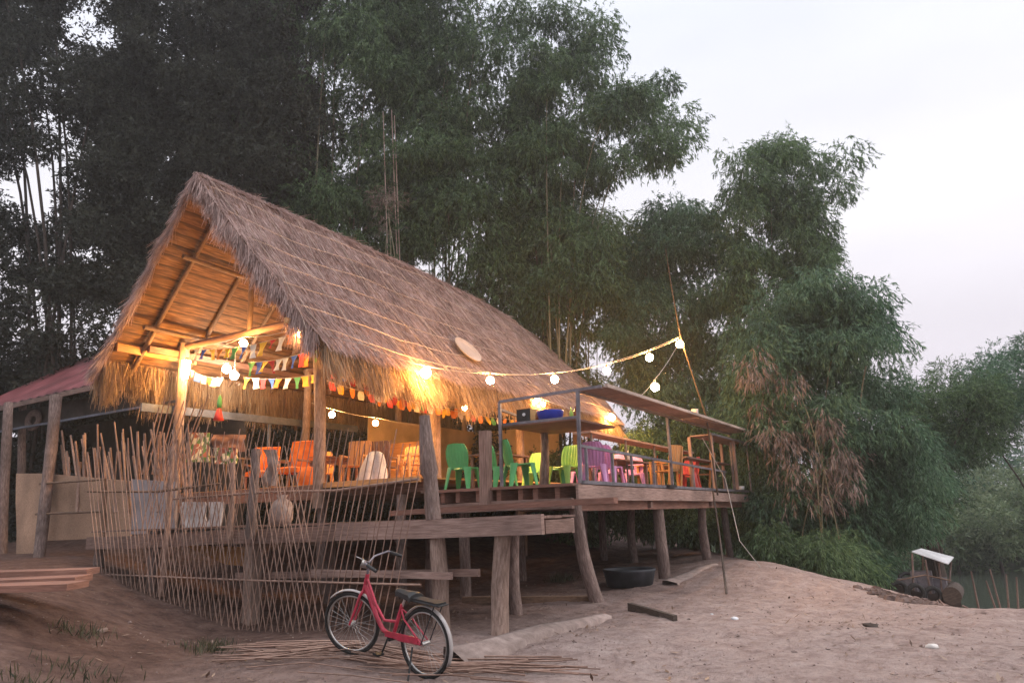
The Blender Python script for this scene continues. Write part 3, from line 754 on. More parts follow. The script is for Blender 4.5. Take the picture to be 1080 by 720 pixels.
# plastic chairs
def make_chair(m, label):
    t = thing('plastic_chair', (0, 0, 0), label, 'chair', 'plastic chairs on the deck')
    mb = MB(); P = []
    for i in range(7):
        v = i / 6; row = []
        for j in range(9):
            u = j / 8 * 2 - 1; wd = lerp(.235, .2, v)
            row.append((lerp(.22, -.2, v), u * wd, .44 - .018 * math.cos(u * 1.5) - .03 * v + (-.02 if i == 0 else 0)))
        P.append(row)
    mb.slab(P, (0, 0, -.022)); mb.build('seat', M[m], t, True)
    # fluted back, hollow towards the sitter
    mb = MB(); P = []
    for i in range(9):
        v = i / 8; row = []; z = lerp(.4, .87, v); wd = (.2 + .04 * math.sin(math.pi * min(1, v * 1.15) * .8)) * (1 if i < 7 else (.94 if i == 7 else .78))
        for j in range(29):
            u = j / 28 * 2 - 1
            x = -.2 - .1 * v - .045 * (1 - u * u) + (.013 if (j // 2) % 2 and 1 <= i <= 7 else 0)
            row.append((x, u * wd, z - .012 * u * u))
        P.append(row)
    mb.slab(P, (.016, 0, 0)); mb.build('backrest', M[m], t, True)
    for sx in (1, -1):
        for sy in (1, -1):
            mb = MB(); top = V3((sx * .18, sy * .19, .43)); bot = V3((sx * .25 - (.03 if sx < 0 else 0), sy * .25, 0))
            P = []
            for k in range(5):
                s_ = k / 4; c = top + (bot - top) * s_; w = lerp(.055, .026, s_)
                P.append([c + V3((sx * w, -sy * w, 0)), c + V3((sx * w * .6, sy * w * .6, 0)), c + V3((-sx * w, sy * w, 0))])
            mb.slab(P, (-sx * .014, -sy * .014, 0)); mb.build('leg', M[m], t, True)
    return t
DZ = 1.985
protos = {}
def chair(m, x, y, rz, label):
    if m not in protos: protos[m] = t = make_chair(m, label)
    else: t = copy_tree(protos[m])
    t.location = (x, y, DZ); t.rotation_euler.z = R(rz); t['label'] = label
    return t
chair('green', .55, 2.66, 8, 'green plastic chair seen from behind, leftmost on the deck')
chair('green', 1.15, 2.2, -25, 'green plastic chair half hidden behind the square timber newel post')
chair('green', .62, 1.42, -38, 'green plastic chair turned sideways between newel post and bar table')
chair('green', 2.6, 1.55, 165, 'green plastic chair facing the viewer beyond the trunk leg of the bar table')
chair('lime', 3.2, 2.55, 190, 'lime plastic chair at the back of the deck behind the green chairs')
chair('lime', 2.1, 1.25, 172, 'lime plastic chair back showing just right of the trunk leg')
chair('pink', 2.3, .68, 20, 'pink plastic chair beside the near right deck post, nearer of the two there')
chair('pink', 3.2, .78, 0, 'pink plastic chair just behind the nearer pink one at the deck post')
chair('pink', 5.2, 1.6, 170, 'pink plastic chair facing the viewer behind the low brown table')
chair('pink', 4.3, 1.9, 185, 'pink plastic chair farthest left of the pink ones behind the low table')
chair('pink', 6.4, 1.5, 200, 'pale pink plastic chair at the far end of the low brown table')
chair('redp', 9.2, 1.0, 180, 'red plastic chair farthest along the deck, facing the viewer')
chair('redp', 8.3, .72, 100, 'red plastic chair nearer than the other red one, turned sideways')
def low_table(x, y, lx, ly, h, m, label, name='low_table'):
    t = thing(name, (x, y, DZ), label, 'table', 'tables on the deck')
    mb = MB(); n = 4
    for k in range(n): mb.bar((-lx / 2, -ly / 2 + ly / n * (k + .5), h), (lx / 2, -ly / 2 + ly / n * (k + .5), h), ly / n - .008, .03)
    mb.build('table_top', M[m], t, True)
    for sx in (1, -1):
        for sy in (1, -1): MB().bar((sx * (lx / 2 - .07), sy * (ly / 2 - .07), 0), (sx * (lx / 2 - .07), sy * (ly / 2 - .07), h - .02), .055, .055).build('leg', M[m], t, True)
    MB().bar((-lx / 2 + .08, 0, h - .1), (lx / 2 - .08, 0, h - .1), .04, .1).build('apron', M[m], t, True)
    return t
low_table(1.7, 2.55, 1.3, .7, .7, 'timber_red', 'brown plank table among the green chairs')
low_table(4.4, 1.05, 1.9, .75, .6, 'timber_red', 'low brown plank table among the pink chairs')
low_table(7.3, 1.2, 1.5, .7, .62, 'orange_wood', 'orange-brown plank table near the far end of the deck')
# wooden slat chairs, shared maker
def wood_chair(x, y, z, rz, label, m='orange_wood', s=1.0, group='wooden chairs'):
    t = thing('wooden_chair', (x, y, z), label, 'chair', group, R(rz))
    for sy in (1, -1):
        MB().bar((-.24 * s, sy * .24 * s, 0), (-.36 * s, sy * .24 * s, 1.0 * s), .05, .05).build('back_leg', M[m], t, True)
        MB().bar((.25 * s, sy * .24 * s, 0), (.25 * s, sy * .24 * s, .62 * s), .05, .05).build('front_leg', M[m], t, True)
        MB().bar((-.3 * s, sy * .24 * s, .64 * s), (.3 * s, sy * .24 * s, .64 * s), .06, .03).build('armrest', M[m], t, True)
    mb = MB()
    for k in range(5): mb.bar((-.22 + k * .115 * s, -.24 * s, .42 * s), (-.22 + k * .115 * s, .24 * s, .42 * s), .1, .025)
    mb.build('seat', M[m], t, True)
    mb = MB()
    for k in range(4): mb.bar((-.27 * s, (-.18 + .12 * k) * s, .45 * s), (-.36 * s, (-.18 + .12 * k) * s, 1.02 * s), .1, .02, up=(1, 0, 0))
    mb.build('backrest', M[m], t, True)
    return t
wood_chair(6.05, .55, DZ, 75, 'plain wooden chair by the railing between pink and red chairs')
wood_chair(8.9, .55, DZ, 95, 'pale wooden chair at the far end of the railing')
HZ = 2.255
p = atx(374, 500, 1.2); wood_chair(p[0], p[1], HZ, 205, 'orange slat-backed wooden chair in the house, lit by the bulb beside the front post')
p = atx(405, 500, 2.2); wood_chair(p[0], p[1], HZ, 20, 'brown wooden armchair in the house, seen from behind', 'timber', 1.0)
p = atx(436, 500, 2.0); wood_chair(p[0], p[1], HZ, 160, 'orange wooden armchair in the house, beside the brown one')
p = atx(445, 500, 4.8); wood_chair(p[0], p[1], HZ, 190, 'small wooden chair deep in the house behind the orange armchairs')
p = atx(352, 500, 1.6); low_t = low_table(p[0], p[1], 1.2, .6, .68, 'timber_red', 'dark plank table inside the house behind the front post'); low_t.location.z = HZ
p = atx(393, 497, 1.0)
mb = MB(); P = []
for r_, z_ in ((.34, .0), (.31, .12), (.27, .3), (.22, .48), (.17, .6), (.1, .65), (.01, .66)):
    P.append([np.array([p[0] + r_ * (1 + .2 * math.sin(a * 4 + 1) + .1 * math.sin(a * 9 + z_ * 4)) * math.cos(a), p[1] - .18 * (z_ - .3) + r_ * (1 + .2 * math.sin(a * 4 + 1) + .1 * math.sin(a * 9)) * math.sin(a), HZ + z_ + .03 * math.sin(a * 3)]) for a in np.linspace(0, 2 * math.pi, 49)])
mb.grid(P); tag(mb.build('draped_cloth', M['sheet']), 'greyish cloth heaped over a stool beside the orange slat chair', 'cloth')
p = atx(425, 500, 3.2); wood_chair(p[0], p[1], HZ, 175, 'orange wooden chair deeper in the house, between the brown and the orange armchair')
p = atx(340, 500, 2.6); wood_chair(p[0], p[1], HZ, 230, 'orange wooden chair deeper in the house, just behind the front right post')

# padded orange lounge chairs behind the lattice
def lounge(x, y, rz, label, s=1.0):
    t = thing('lounge_chair', (x, y, HZ), label, 'chair', 'orange lounge chairs', R(rz))
    def pad(c, sz, name, tilt=0):
        mb = MB(); P = []; n = 8
        for i in range(n + 1):
            row = []
            for j in range(n + 1):
                a, b_ = j / n * 2 - 1, i / n * 2 - 1; puff = .05 * (1 - a ** 4) * (1 - b_ ** 4)
                q = np.array([sz[0] / 2 * a, sz[1] / 2 * b_, sz[2] / 2 + puff])
                ca, sa = math.cos(tilt), math.sin(tilt); q = np.array([q[0] * ca - q[2] * sa, q[1], q[0] * sa + q[2] * ca]); row.append(q + V3(c))
            P.append(row)
        mb.slab(P, (0, 0, -sz[2]) if abs(tilt) < .5 else (sz[2] * .95, 0, -.02)); mb.build(name, M['orange'], t, True)
    pad((0, 0, .36), (.62 * s, .6 * s, .1), 'seat_pad'); pad((-.34 * s, 0, .72), (.75 * s, .6 * s, .1), 'back_pad', R(105))
    for sx in (1, -1):
        for sy in (1, -1): MB().bar((sx * .27, sy * .29, 0), (sx * .27, sy * .29, .36 if sx > 0 else .6), .05, .05).build('leg', M['timber_red'], t, True)
    MB().bar((-.32, .31, .58), (.3, .31, .58), .06, .04).build('armrest', M['timber_red'], t, True)
    MB().bar((-.32, -.31, .58), (.3, -.31, .58), .06, .04).build('armrest', M['timber_red'], t, True)
    return t
p = atx(276, 500, .85); lounge(p[0], p[1], 215, 'orange padded lounge chair left of the other one, behind the lattice')
p = atx(309, 500, .6); lounge(p[0], p[1], 195, 'orange padded lounge chair next to the front right house post', 1.08)
p = atx(325, 505, .35); 
mb = MB(); P = []
for r_, z_ in ((.2, 0), (.24, .12), (.2, .3), (.1, .4), (.01, .42)): P.append([np.array([p[0] + r_ * math.cos(a), p[1] + r_ * math.sin(a) * (1 + .2 * math.sin(3 * a)), HZ + z_]) for a in np.linspace(0, 2 * math.pi, 19)])
mb.grid(P); tag(mb.build('orange_bundle', M['orange']), 'orange cloth bundle on the floor by the front right house post', 'bundle')
# patterned cloth sofas
pm, nt, b = _nt('patterned cloth'); N = nt.nodes.new; L = nt.links.new
tc = N('ShaderNodeTexCoord'); vo = N('ShaderNodeTexVoronoi'); vo.inputs['Scale'].default_value = 9; L(tc.outputs['Object'], vo.inputs[0])
rp = N('ShaderNodeValToRGB'); rp.color_ramp.interpolation = 'CONSTANT'; e = rp.color_ramp.elements
e[0].position = 0; e[0].color = (.1, .2, .06, 1); e[1].position = .33; e[1].color = (.6, .56, .45, 1); e.new(.75).color = (.35, .12, .08, 1)
sp = N('ShaderNodeSeparateColor'); L(vo.outputs['Color'], sp.inputs[0]); L(sp.outputs[0], rp.inputs[0]); L(rp.outputs[0], b.inputs['Base Color']); b.inputs['Roughness'].default_value = .9
M['patterned'] = pm
cloth('patterned_cloth', *quad_x(199, 456, 222, 487, .5), pm, 'green and cream patterned cloth hung just right of the left house post', 'cloth', .06)
cloth('patterned_cloth', *quad_x(226, 472, 250, 489, .4), pm, 'smaller green and cream patterned cloth hung beside the orange chairs', 'cloth', .06)
cloth('brown_blanket', *quad_x(224, 458, 257, 476, .55), M['timber_red'], 'reddish brown blanket hung above the smaller patterned cloth', 'cloth', .06)
# red and white ornament hanging under the left eave
p = atx(231, 432, -.2)
orn = thing('hanging_ornament', p - [0, 0, .25], 'red and green cloth ornament hanging under the far eave near the left house post', 'ornament')
mb = MB(); mb.lathe([(.001, .32), (.05, .26), (.09, .12), (.12, 0), (.001, .0)], p - [0, 0, .25], 10); mb.build('red_skirt', M['redp'], orn)
mb = MB(); mb.lathe([(.001, .62), (.04, .55), (.06, .4), (.05, .3), (.001, .3)], p - [0, 0, .25], 10); mb.build('green_top', M['green'], orn)
MB().tube([p + [0, 0, .37], p + [0, 0, .95]], .006, 4).build('cord', M['cable'], orn)

# small things on the bar table and counter
p = np.array([1.15, .75, 3.12])
mb = MB(); mb.lathe([(.001, .02), (.2, .02), (.24, .2), (.255, .21), (.25, .19), (.2, 0), (.001, 0)], (.62, .72, 3.122), 24)
tag(mb.build('basin', M['blue']), 'bright blue plastic basin standing on the high square table', 'basin')
t = thing('speaker_box', (.7, 1.27, 3.122), 'small black box with a white knob on the high square table', 'box')
MB().box((.7, 1.27, 3.27), (.26, .3, .3)).build('body', M['black'], t)
MB().tube([(.565, 1.25, 3.31), (.545, 1.25, 3.31)], .03, 12).build('knob', M['white'], t)
def bottle(x, y, z, m, label):
    mb = MB(); mb.lathe([(.001, 0), (.035, 0), (.036, .16), (.014, .21), (.014, .26), (.001, .26)], (x, y, z), 12)
    tag(mb.build('bottle', m), label, 'bottle', 'bottles on the deck tables')
gm, nt, b = _nt('brown bottle glass'); b.inputs['Base Color'].default_value = (.25, .07, .015, 1); b.inputs['Roughness'].default_value = .1
bottle(.62, 1.0, 3.122, gm, 'brown glass bottle between black box and blue basin')
bottle(.8, .38, 3.122, M['lime'], 'yellow-green bottle right of the blue basin')
bottle(.7, .24, 3.122, gm, 'brown glass bottle right of the blue basin, at the table edge')
bottle(1.6, 2.45, DZ + .716, gm, 'brown glass bottle on the plank table among the green chairs')
bottle(4.2, 1.1, DZ + .616, M['lime'], 'yellow-green bottle on the low table among the pink chairs')
bottle(4.75, .95, DZ + .616, M['white'], 'white bottle on the low table among the pink chairs')
bottle(7.2, 1.15, DZ + .636, gm, 'brown glass bottle on the orange-brown table at the far end')
mb = MB(); p = atx(715, 432, 6.4); mb.lathe([(.001, 0), (.075, 0), (.085, .22), (.09, .23), (.001, .23)], (p[0], -.2, 3.645), 16)
tag(mb.build('cup', M['white']), 'white cup standing on the long high counter', 'cup')
mb = MB(); mb.lathe([(.001, 0), (.09, 0), (.1, .1), (.001, .11)], (10.7, -.03, 1.99), 14); tag(mb.build('bowl', M['white']), 'small white bowl on the bottom rail at the end of the deck', 'bowl')

# ------------------------------------------------------------------ lights
def bulb_geo(parent, c, r, m, local=False):
    c = V3(c)
    g = MB().ball(c, r, 8).build('bulb', m, parent)
    MB().tube([c + [0, 0, r * .85], c + [0, 0, r * .85 + .07]], .022, 8).build('socket', M['black'], g)
def cable(parent, pts, r=.007):
    out = []
    for a, b_ in zip(pts[:-1], pts[1:]):
        a, b_ = V3(a), V3(b_); L_ = np.linalg.norm(b_ - a)
        for k in range(6):
            t = k / 6; q = a + (b_ - a) * t; q[2] -= .05 * L_ * 4 * t * (1 - t) * .5; out.append(q)
    out.append(V3(pts[-1])); MB().tube(out, r, 5).build('cable', M['cable'], parent)
poletop = aty(718, 357, -.3)
A = poletop; B = aty(449, 393, 4.5)
def onwall(x, y):
    n = np.cross(B - A, [0, 0, 1.]); d = ray(x, y); return CAM + d * (((A - CAM) @ n) / (d @ n))
st = thing('string_light', (poletop[0], poletop[1], 2.0), 'festoon string of warm globe bulbs from the roof eave to the bamboo pole', 'string light', 'string lights')
bs = [onwall(x, y) for x, y in ((717, 363), (685, 377), (640, 391), (585, 400), (517, 401), (449, 393))]
for p in bs: bulb_geo(st, p, .088 if p is not bs[-1] else .12, M['bulb'])
fr_ = atx(318, 352, -1.0); fr2 = atx(257, 362, -.3)
cable(st, [A] + [q + [0, 0, .16] for q in bs] + [atx(381, 362, -.3)])
cable(st, [A + [0, 0, .06], onwall(640, 383), onwall(560, 395), onwall(470, 386)], .006)
st3 = thing('string_light', (0, 7.5, 2.2), 'string of warm bulbs hung inside the front gable of the house', 'string light', 'string lights')
for p in (fr_, fr2): bulb_geo(st3, p, .088, M['bulb'])
cable(st3, [atx(381, 362, -.3), fr_ + [0, 0, .16], fr2 + [0, 0, .16], atx(205, 372, -.2)])
st2 = thing('string_light', (4, 0, 2.0), 'single warm bulb on a drooping wire from the pole to the high counter', 'string light', 'string lights')
p = aty(691, 408, -.32); bulb_geo(st2, p, .088, M['bulb']); cable(st2, [poletop, p + [0, 0, .16], aty(672, 420, -.42)], .005)
st4 = thing('string_light', (3, 6, 2.2), 'string of warm bulbs inside the house behind the front right post', 'string light', 'string lights')
q1, q2 = np.array([1.6, 7.6, 0]), np.array([5.0, 5.9, 0])
def onw(x, y, a, c):
    n = np.cross(c - a, [0, 0, 1.]); d = ray(x, y); return CAM + d * (((a - CAM) @ n) / (d @ n))
ins = [onw(x, y, q1, q2) for x, y in ((350, 437), (396, 446), (460, 455))]
for p in ins: bulb_geo(st4, p, .075, M['bulb'])
cable(st4, [ins[0] + [-.3, .4, .3]] + [q + [0, 0, .14] for q in ins])
st5 = thing('string_light', (3, 4, 2.2), 'string of warm bulbs under the near eave above the deck tables', 'string light', 'string lights')
ins2 = [aty(490, 430, 6.4), aty(565, 423, 4.8), aty(573, 426, 4.65), aty(645, 440, 4.6)]
for p, r_ in zip(ins2, (.075, .065, .065, .12)): bulb_geo(st5, p, r_, M['bulb'])
cable(st5, [q + [0, 0, .14] for q in ins2])
lan = thing('post_lantern', atx(196, 392, -.2), 'bright tapered lamp fixed to the left house post', 'lamp')
p = np.array(lan.location); MB().lathe([(.001, -.16), (.06, -.16), (.1, .26), (.11, .28), (.001, .3)], p, 14).build('glass', M['lantern'], lan)
MB().tube([p + [0, 0, .3], p + [0, 0, .36]], .05, 10).build('cap', M['black'], lan)
for k, (x, y, lab) in enumerate(((239, 389, 'white floodlight under the roof, left one of the pair'), (247, 396, 'white floodlight under the roof, right and lower one of the pair'))):
    p = atx(x, y, .8 + .2 * k); t = thing('floodlight', p, lab, 'floodlight', 'floodlights under the roof')
    MB().ball(p, .11, 8).build('globe', M['bulb_cool'], t); MB().tube([p + [0, 0, .08], p + [0, 0, .16]], .035, 10).build('cap', M['white'], t)
    MB().tube([p + [0, 0, .16], (p[0], p[1], 5.95)], .005, 4).build('cord', M['cable'], t)

# bamboo pole that carries the string
pl = MB(); b0 = atz(769, 628, 0.0); b0 = np.array([4.0, -1.0, 0]); base = at(768, 626, 14.5)
base[2] = gz(base[0], base[1])
top = poletop + (poletop - np.array([7.4, -.34, 2.0])) * .75
pts = [aty(757, 522, -.32), aty(745, 440, -.31), poletop, poletop + [-.35, 0, 1.2], aty(702, 262, -.3)]
pl.tube(pts, [.024, .023, .018, .013, .007], 8)
tag(pl.build('bamboo_pole', M['bark']), 'tall thin leaning bamboo pole at the deck edge with the light string tied to it', 'pole')
a_ = aty(748, 455, -.35); g1 = at(766, 624, 13.8); g1[2] = gz(g1[0], g1[1]) 
mb = MB(); mb.tube([aty(752, 518, -.12), aty(759, 565, -.6), g1], .022, 6); tag(mb.build('prop_stick', M['bark']), 'dark thin stick propped from the ground against the deck edge', 'stick')
g2 = at(803, 606, 16.5); g2[2] = gz(g2[0], g2[1])
mb = MB(); mb.tube([aty(741, 462, -.3), aty(765, 505, -.4), at(780, 570, 16.8), g2], .009, 5); tag(mb.build('guy_rope', M['cable']), 'pale rope slanting from the end counter down to the ground', 'rope')

# ------------------------------------------------------------------ bunting
FL = [plastic('flag ' + n, c, .85) for n, c in (('white', (.7, .66, .6)), ('blue', (.05, .12, .45)), ('yellow', (.7, .4, .03)), ('orange', (.7, .2, .02)), ('red', (.55, .04, .04)), ('green', (.08, .3, .08)))]
def bunting(label, pts, n, size, seq, sag=.15, pos=None):
    a, c = V3(pts[0]), V3(pts[1]); t_ = thing('bunting', (a + c) / 2 - [0, 0, .5], label, 'bunting', 'strings of flags')
    def q(t): p = a + (c - a) * t; return p - np.array([0, 0, sag * 4 * t * (1 - t)])
    MB().tube([q(k / 12) for k in range(13)], .005, 4).build('cord', M['cable'], t_)
    d = (c - a) / np.linalg.norm(c - a)
    for k in range(n):
        p = q((k + .5 + random.uniform(-.15, .15)) / n); w = size * random.uniform(.8, 1.1); h = w * random.uniform(1.1, 1.5)
        s_ = np.array([random.gauss(0, .15), random.gauss(0, .15), -1]); s_ /= np.linalg.norm(s_)
        nn = np.cross(d, s_); mb = MB()
        kind = seq[k % len(seq)]
        bw = w * (.35 if k % 3 == 0 else 1.0 if k % 3 == 1 else .8)
        P = [[p - d * lerp(w, bw, i / 4) / 2 * 1 + s_ * h * i / 4 + nn * .03 * math.sin(i), p + s_ * h * i / 4 + nn * .03 * math.sin(i + 1), p + d * lerp(w, bw, i / 4) / 2 + s_ * h * i / 4 + nn * .03 * math.sin(i + 2)] for i in range(5)]
        mb.slab(P, nn * .004); mb.build('flag', FL[kind], t_)
bunting('string of small coloured flags across the front gable, upper one', [atx(203, 368, -.25), atx(333, 342, -.6)], 14, .23, [0, 1, 2, 3, 2, 5, 1, 0, 2, 4, 0, 3], .18)
bunting('string of small coloured flags across the front gable, lower one with red and white flags', [atx(262, 382, -.3), atx(345, 362, -.7)], 11, .24, [5, 1, 2, 4, 0, 0, 1, 4, 3], .1)
bunting('string of red and orange flags inside behind the near eave', [atx(348, 385, 1.6), atx(460, 428, 4.5)], 11, .17, [4, 3, 4, 4, 3, 2, 4], .15)
bunting('string of orange and yellow flags hanging below the near eave by the deck', [np.array([.6, 5.4, 4.3]), np.array([9, 5.4, 4.3])], 26, .17, [3, 0, 2, 4, 3, 2, 5, 0, 3, 2], .15)
bunting('string of small coloured flags inside, hung across behind the floodlights', [np.array([1.6, 10.7, 5.35]), np.array([1.9, 6.5, 5.3])], 14, .22, [2, 0, 4, 1, 3, 0, 5, 2], .2)
bunting('string of orange and red flags deep inside along the roof middle', [np.array([2.2, 8.6, 5.2]), np.array([9, 8.2, 5.0])], 18, .22, [3, 4, 2, 3, 0, 4], .2)
bunting('string of pale flags among the floodlights at the left', [atx(199, 388, 0.2), atx(236, 398, .9)], 6, .15, [0, 1, 0, 2, 0, 0], .1)

# ------------------------------------------------------------------ bicycle
rw = np.array(site(-.95, 7.5)); fw_ = np.array(site(-1.78, 8.12)); dv = fw_ - rw
ang = math.atan2(dv[1], dv[0]); rw[2] = gz(rw[0], rw[1]); fw_[2] = gz(fw_[0], fw_[1])
bike = thing('bicycle', rw, 'red step-through bicycle with pale mudguards parked in front of the bamboo lattice', 'bicycle')
bike.rotation_euler = (R(-4), -math.atan2(fw_[2] - rw[2], np.hypot(dv[0], dv[1])), ang); 
WB = 1.06; WR = .33
def wheel(cx, steer=0.0):
    w_ = bpy.data.objects.new('wheel', None)
    mbt = MB(); mbt.tube([(cx + (WR - .02) * math.cos(a), 0, WR + (WR - .02) * math.sin(a)) for a in np.linspace(0, 2 * math.pi, 41)[:-1]], .02, 8, closed=True)
    w_ = mbt.build('wheel', M['rubber'], bike, True)
    mb = MB(); mb.tube([(cx + (WR - .045) * math.cos(a), 0, WR + (WR - .045) * math.sin(a)) for a in np.linspace(0, 2 * math.pi, 41)[:-1]], .011, 6, closed=True); mb.build('rim', M['chrome'], w_, True)
    mb = MB()
    for k in range(28):
        a = 2 * math.pi * k / 28; b_ = a + (.5 if k % 2 else -.5); sy = .025 if k % 4 < 2 else -.025
        mb.tube([(cx + .02 * math.cos(b_), sy, WR + .02 * math.sin(b_)), (cx + (WR - .05) * math.cos(a), 0, WR + (WR - .05) * math.sin(a))], .0015, 4)
    mb.build('spokes', M['chrome'], w_, True)
    mb = MB(); mb.tube([(cx, -.05, WR), (cx, .05, WR)], .022, 10); mb.build('hub', M['chrome'], w_, True)
    return w_
wheel(0); front_end = [wheel(WB)]
head_t, head_b = (.86, 0, .86), (.9, 0, .70); bb = (.45, 0, .3); seat_b = (.28, 0, .74)
mb = MB(); mb.tube([head_t, head_b], .022, 10); mb.tube([(.885, 0, .74), (.7, 0, .46), (.6, 0, .35), bb], [.024, .024, .023, .022], 10)
mb.tube([(.87, 0, .82), (.72, 0, .58), (.58, 0, .44), (.4, 0, .46)], .015, 8); mb.tube([bb, (.33, 0, .64)], .019, 8)
for s_ in (1, -1):
    mb.tube([bb, (.3, s_ * .05, .31), (0, s_ * .055, WR)], .011, 8); mb.tube([(.345, 0, .6), (.25, s_ * .05, .52), (0, s_ * .055, WR)], .009, 8)
mb.build('frame', M['bikered'], bike, True)
mb = MB()
for s_ in (1, -1): mb.tube([(.905, 0, .69), (.93, s_ * .045, .64), (1.0, s_ * .05, .46), (WB, s_ * .05, WR)], [.018, .016, .014, .01], 8)
front_end.append(mb.build('fork', M['bikered'], bike, True))
def fender(cx, a0, a1, name='mudguard'):
    mb = MB(); P = []
    for a in np.linspace(R(a0), R(a1), 22):
        P.append([(cx + (WR + .024 - .012 * abs(o_)) * math.cos(a), .026 * o_, WR + (WR + .028 - .012 * abs(o_)) * math.sin(a)) for o_ in (-1, -.5, 0, .5, 1)])
    mb.grid(P); o = mb.build(name, M['fender'], bike, True)
    md = o.modifiers.new('thickness', 'SOLIDIFY'); md.thickness = .004
    return o
fender(0, 35, 205); front_end.append(fender(WB, 45, 145))
mb = MB(); mb.tube([(.33, 0, .62), seat_b], .013, 8); mb.build('seat_post', M['chrome'], bike, True)
mb = MB(); P = []
for i in range(9):
    t = i / 8; x = lerp(.14, .42, t); w = lerp(.1, .02, t ** .8); P.append([(x, w * a, .79 - .03 * abs(a) ** 2 + .02 * (t - .5) ** 2 + (-.02 if i in (0, 8) else 0)) for a in (-1, -.6, 0, .6, 1)])
mb.slab(P, (0, 0, -.045)); mb.build('saddle', M['black'], bike, True)
mb = MB()
for y_ in (-.06, 0, .06): mb.tube([(.24, y_, .715), (-.22, y_, .72)], .009, 6)
mb.tube([(-.22, -.07, .72), (-.22, .07, .72)], .009, 6); mb.tube([(.2, -.07, .715), (.2, .07, .715)], .009, 6)
for s_ in (1, -1): mb.tube([(-.16, s_ * .06, .715), (0, s_ * .062, WR)], .006, 6)
mb.bar((-.2, 0, .732), (.2, 0, .732), .12, .02)
mb.build('luggage_rack', M['black'], bike, True)
mb = MB(); mb.tube([head_t, (.84, 0, .98)], .014, 8)
mb.tube([(.64, .27, 1.0), (.74, .24, 1.04), (.83, .1, 1.02), (.84, 0, .98), (.83, -.1, 1.02), (.74, -.24, 1.04), (.64, -.27, 1.0)], .011, 8); hb = mb.build('handlebar', M['steel'], bike, True)
for s_ in (1, -1): MB().tube([(.6, s_ * .28, .985), (.72, s_ * .245, 1.03)], .018, 8).build('grip', M['black'], hb, True)
mb = MB(); mb.tube([(.8, .2, 1.07), (.86, .22, 1.1)], .006, 6); mb.tube([(.86, -.03, .93), (.93, 0, .97)], [.03, .045], 10); front_end.append(mb.build('headlamp', M['chrome'], bike, True)); front_end.append(hb)
for o in front_end:
    pv_ = Vector((.9, 0, .7)); rm = Matrix.Rotation(R(20), 3, Vector((-.29, 0, .957)).normalized()); o.location = pv_ - rm @ pv_; o.rotation_euler = rm.to_euler()
mb = MB(); mb.tube([(.45, -.05, .3), (.45, .05, .3)], .03, 12); mb.tube([(.45, .07, .3), (.52, .075, .15)], .01, 6); mb.tube([(.45, -.07, .3), (.38, -.075, .45)], .01, 6)
mb.bar((.48, .12, .15), (.56, .12, .15), .08, .02); mb.bar((.34, -.12, .45), (.42, -.12, .45), .08, .02); mb.build('crank', M['black'], bike, True)
mb = MB(); mb.bar((.04, .06, .36), (.5, .06, .34), .01, .055); mb.build('chain_guard', M['bikered'], bike, True)
mb = MB(); mb.tube([(.12, .05, .28), (.02, .2, .0)], .009, 6); mb.build('kickstand', M['black'], bike, True)

# ------------------------------------------------------------------ things on the ground
mb = MB()
for k in range(110):
    t = RNG.random(); X = lerp(-3.0, .1, t); D = lerp(8.6, 6.9 + .3, t) + RNG.normal(0, .28) + .35; L_ = RNG.uniform(.7, 1.8)
    p = site(X, D); a = math.atan2(RGT[1] * 1 + FWD[1] * -.2, RGT[0] + FWD[0] * -.2) + RNG.normal(0, .16)
    q0 = p - np.array([math.cos(a), math.sin(a), 0]) * L_ / 2; q1 = p + np.array([math.cos(a), math.sin(a), 0]) * L_ / 2
    h = .02 + RNG.random() * .06
    for q in (q0, q1): q[2] = gz(q[0], q[1]) + h + RNG.normal(0, .01)
    m_ = (q0 + q1) / 2; m_[2] = gz(m_[0], m_[1]) + h + .01
    mb.tube([q0, m_, q1], RNG.uniform(.005, .01), 5)
tag(mb.build('bamboo_strip_heap', M['bamboo']), 'heap of split bamboo strips on the ground under the bicycle', 'bamboo strips', kind='stuff')
# sandy lip that runs from the heap to the near deck stilt
def lip(pts, w, h, label, name, m, cat):
    mb = MB(); P = []
    for k, (x, y) in enumerate(pts):
        a = np.array(pts[max(0, k - 1)]); c = np.array(pts[min(len(pts) - 1, k + 1)]); d = (c - a) / np.linalg.norm(c - a); n = np.array([-d[1], d[0]])
        ww = w * (1 - .5 * (k / (len(pts) - 1)) ** 2)
        P.append([(x + n[0] * ww * o_, y + n[1] * ww * o_, gz(x + n[0] * ww * o_, y + n[1] * ww * o_) + hh) for o_, hh in ((-1, -.03), (-.9, h * .55 * (1 - .6 * k / (len(pts) - 1))), (-.2, h * (1 - .6 * k / (len(pts) - 1))), (.1, h * (1 - .6 * k / (len(pts) - 1))), (.16, -.03))])
    mb.grid(P); return tag(mb.build(name, m), label, cat)
p1 = [atz(x, y, .05)[:2] for x, y in ((470, 694), (505, 686), (540, 673), (570, 663), (600, 655), (636, 645))]
lip(p1, .3, .17, 'pale sandy concrete lip curving from the strip heap to the near deck stilt', 'concrete_kerb', M['sandslab'], 'kerb')
p2 = [atz(x, y, .15)[:2] for x, y in ((700, 609), (715, 605), (735, 601), (752, 598))]
lip(p2, .3, .09, 'short pale sandy lip beside the far deck stilts', 'concrete_kerb', M['sandslab'], 'kerb')
a, c = atz(664, 639, .06), atz(712, 650, .04)
mb = MB(); mb.bar((a[0], a[1], gz(a[0], a[1]) + .06), (c[0], c[1], gz(c[0], c[1]) + .02), .07, .12); tag(mb.build('timber_offcut', M['bark']), 'short dark timber half buried in the sand right of the near stilt', 'timber')
a, c = atz(488, 634, .04), atz(622, 633, .03)
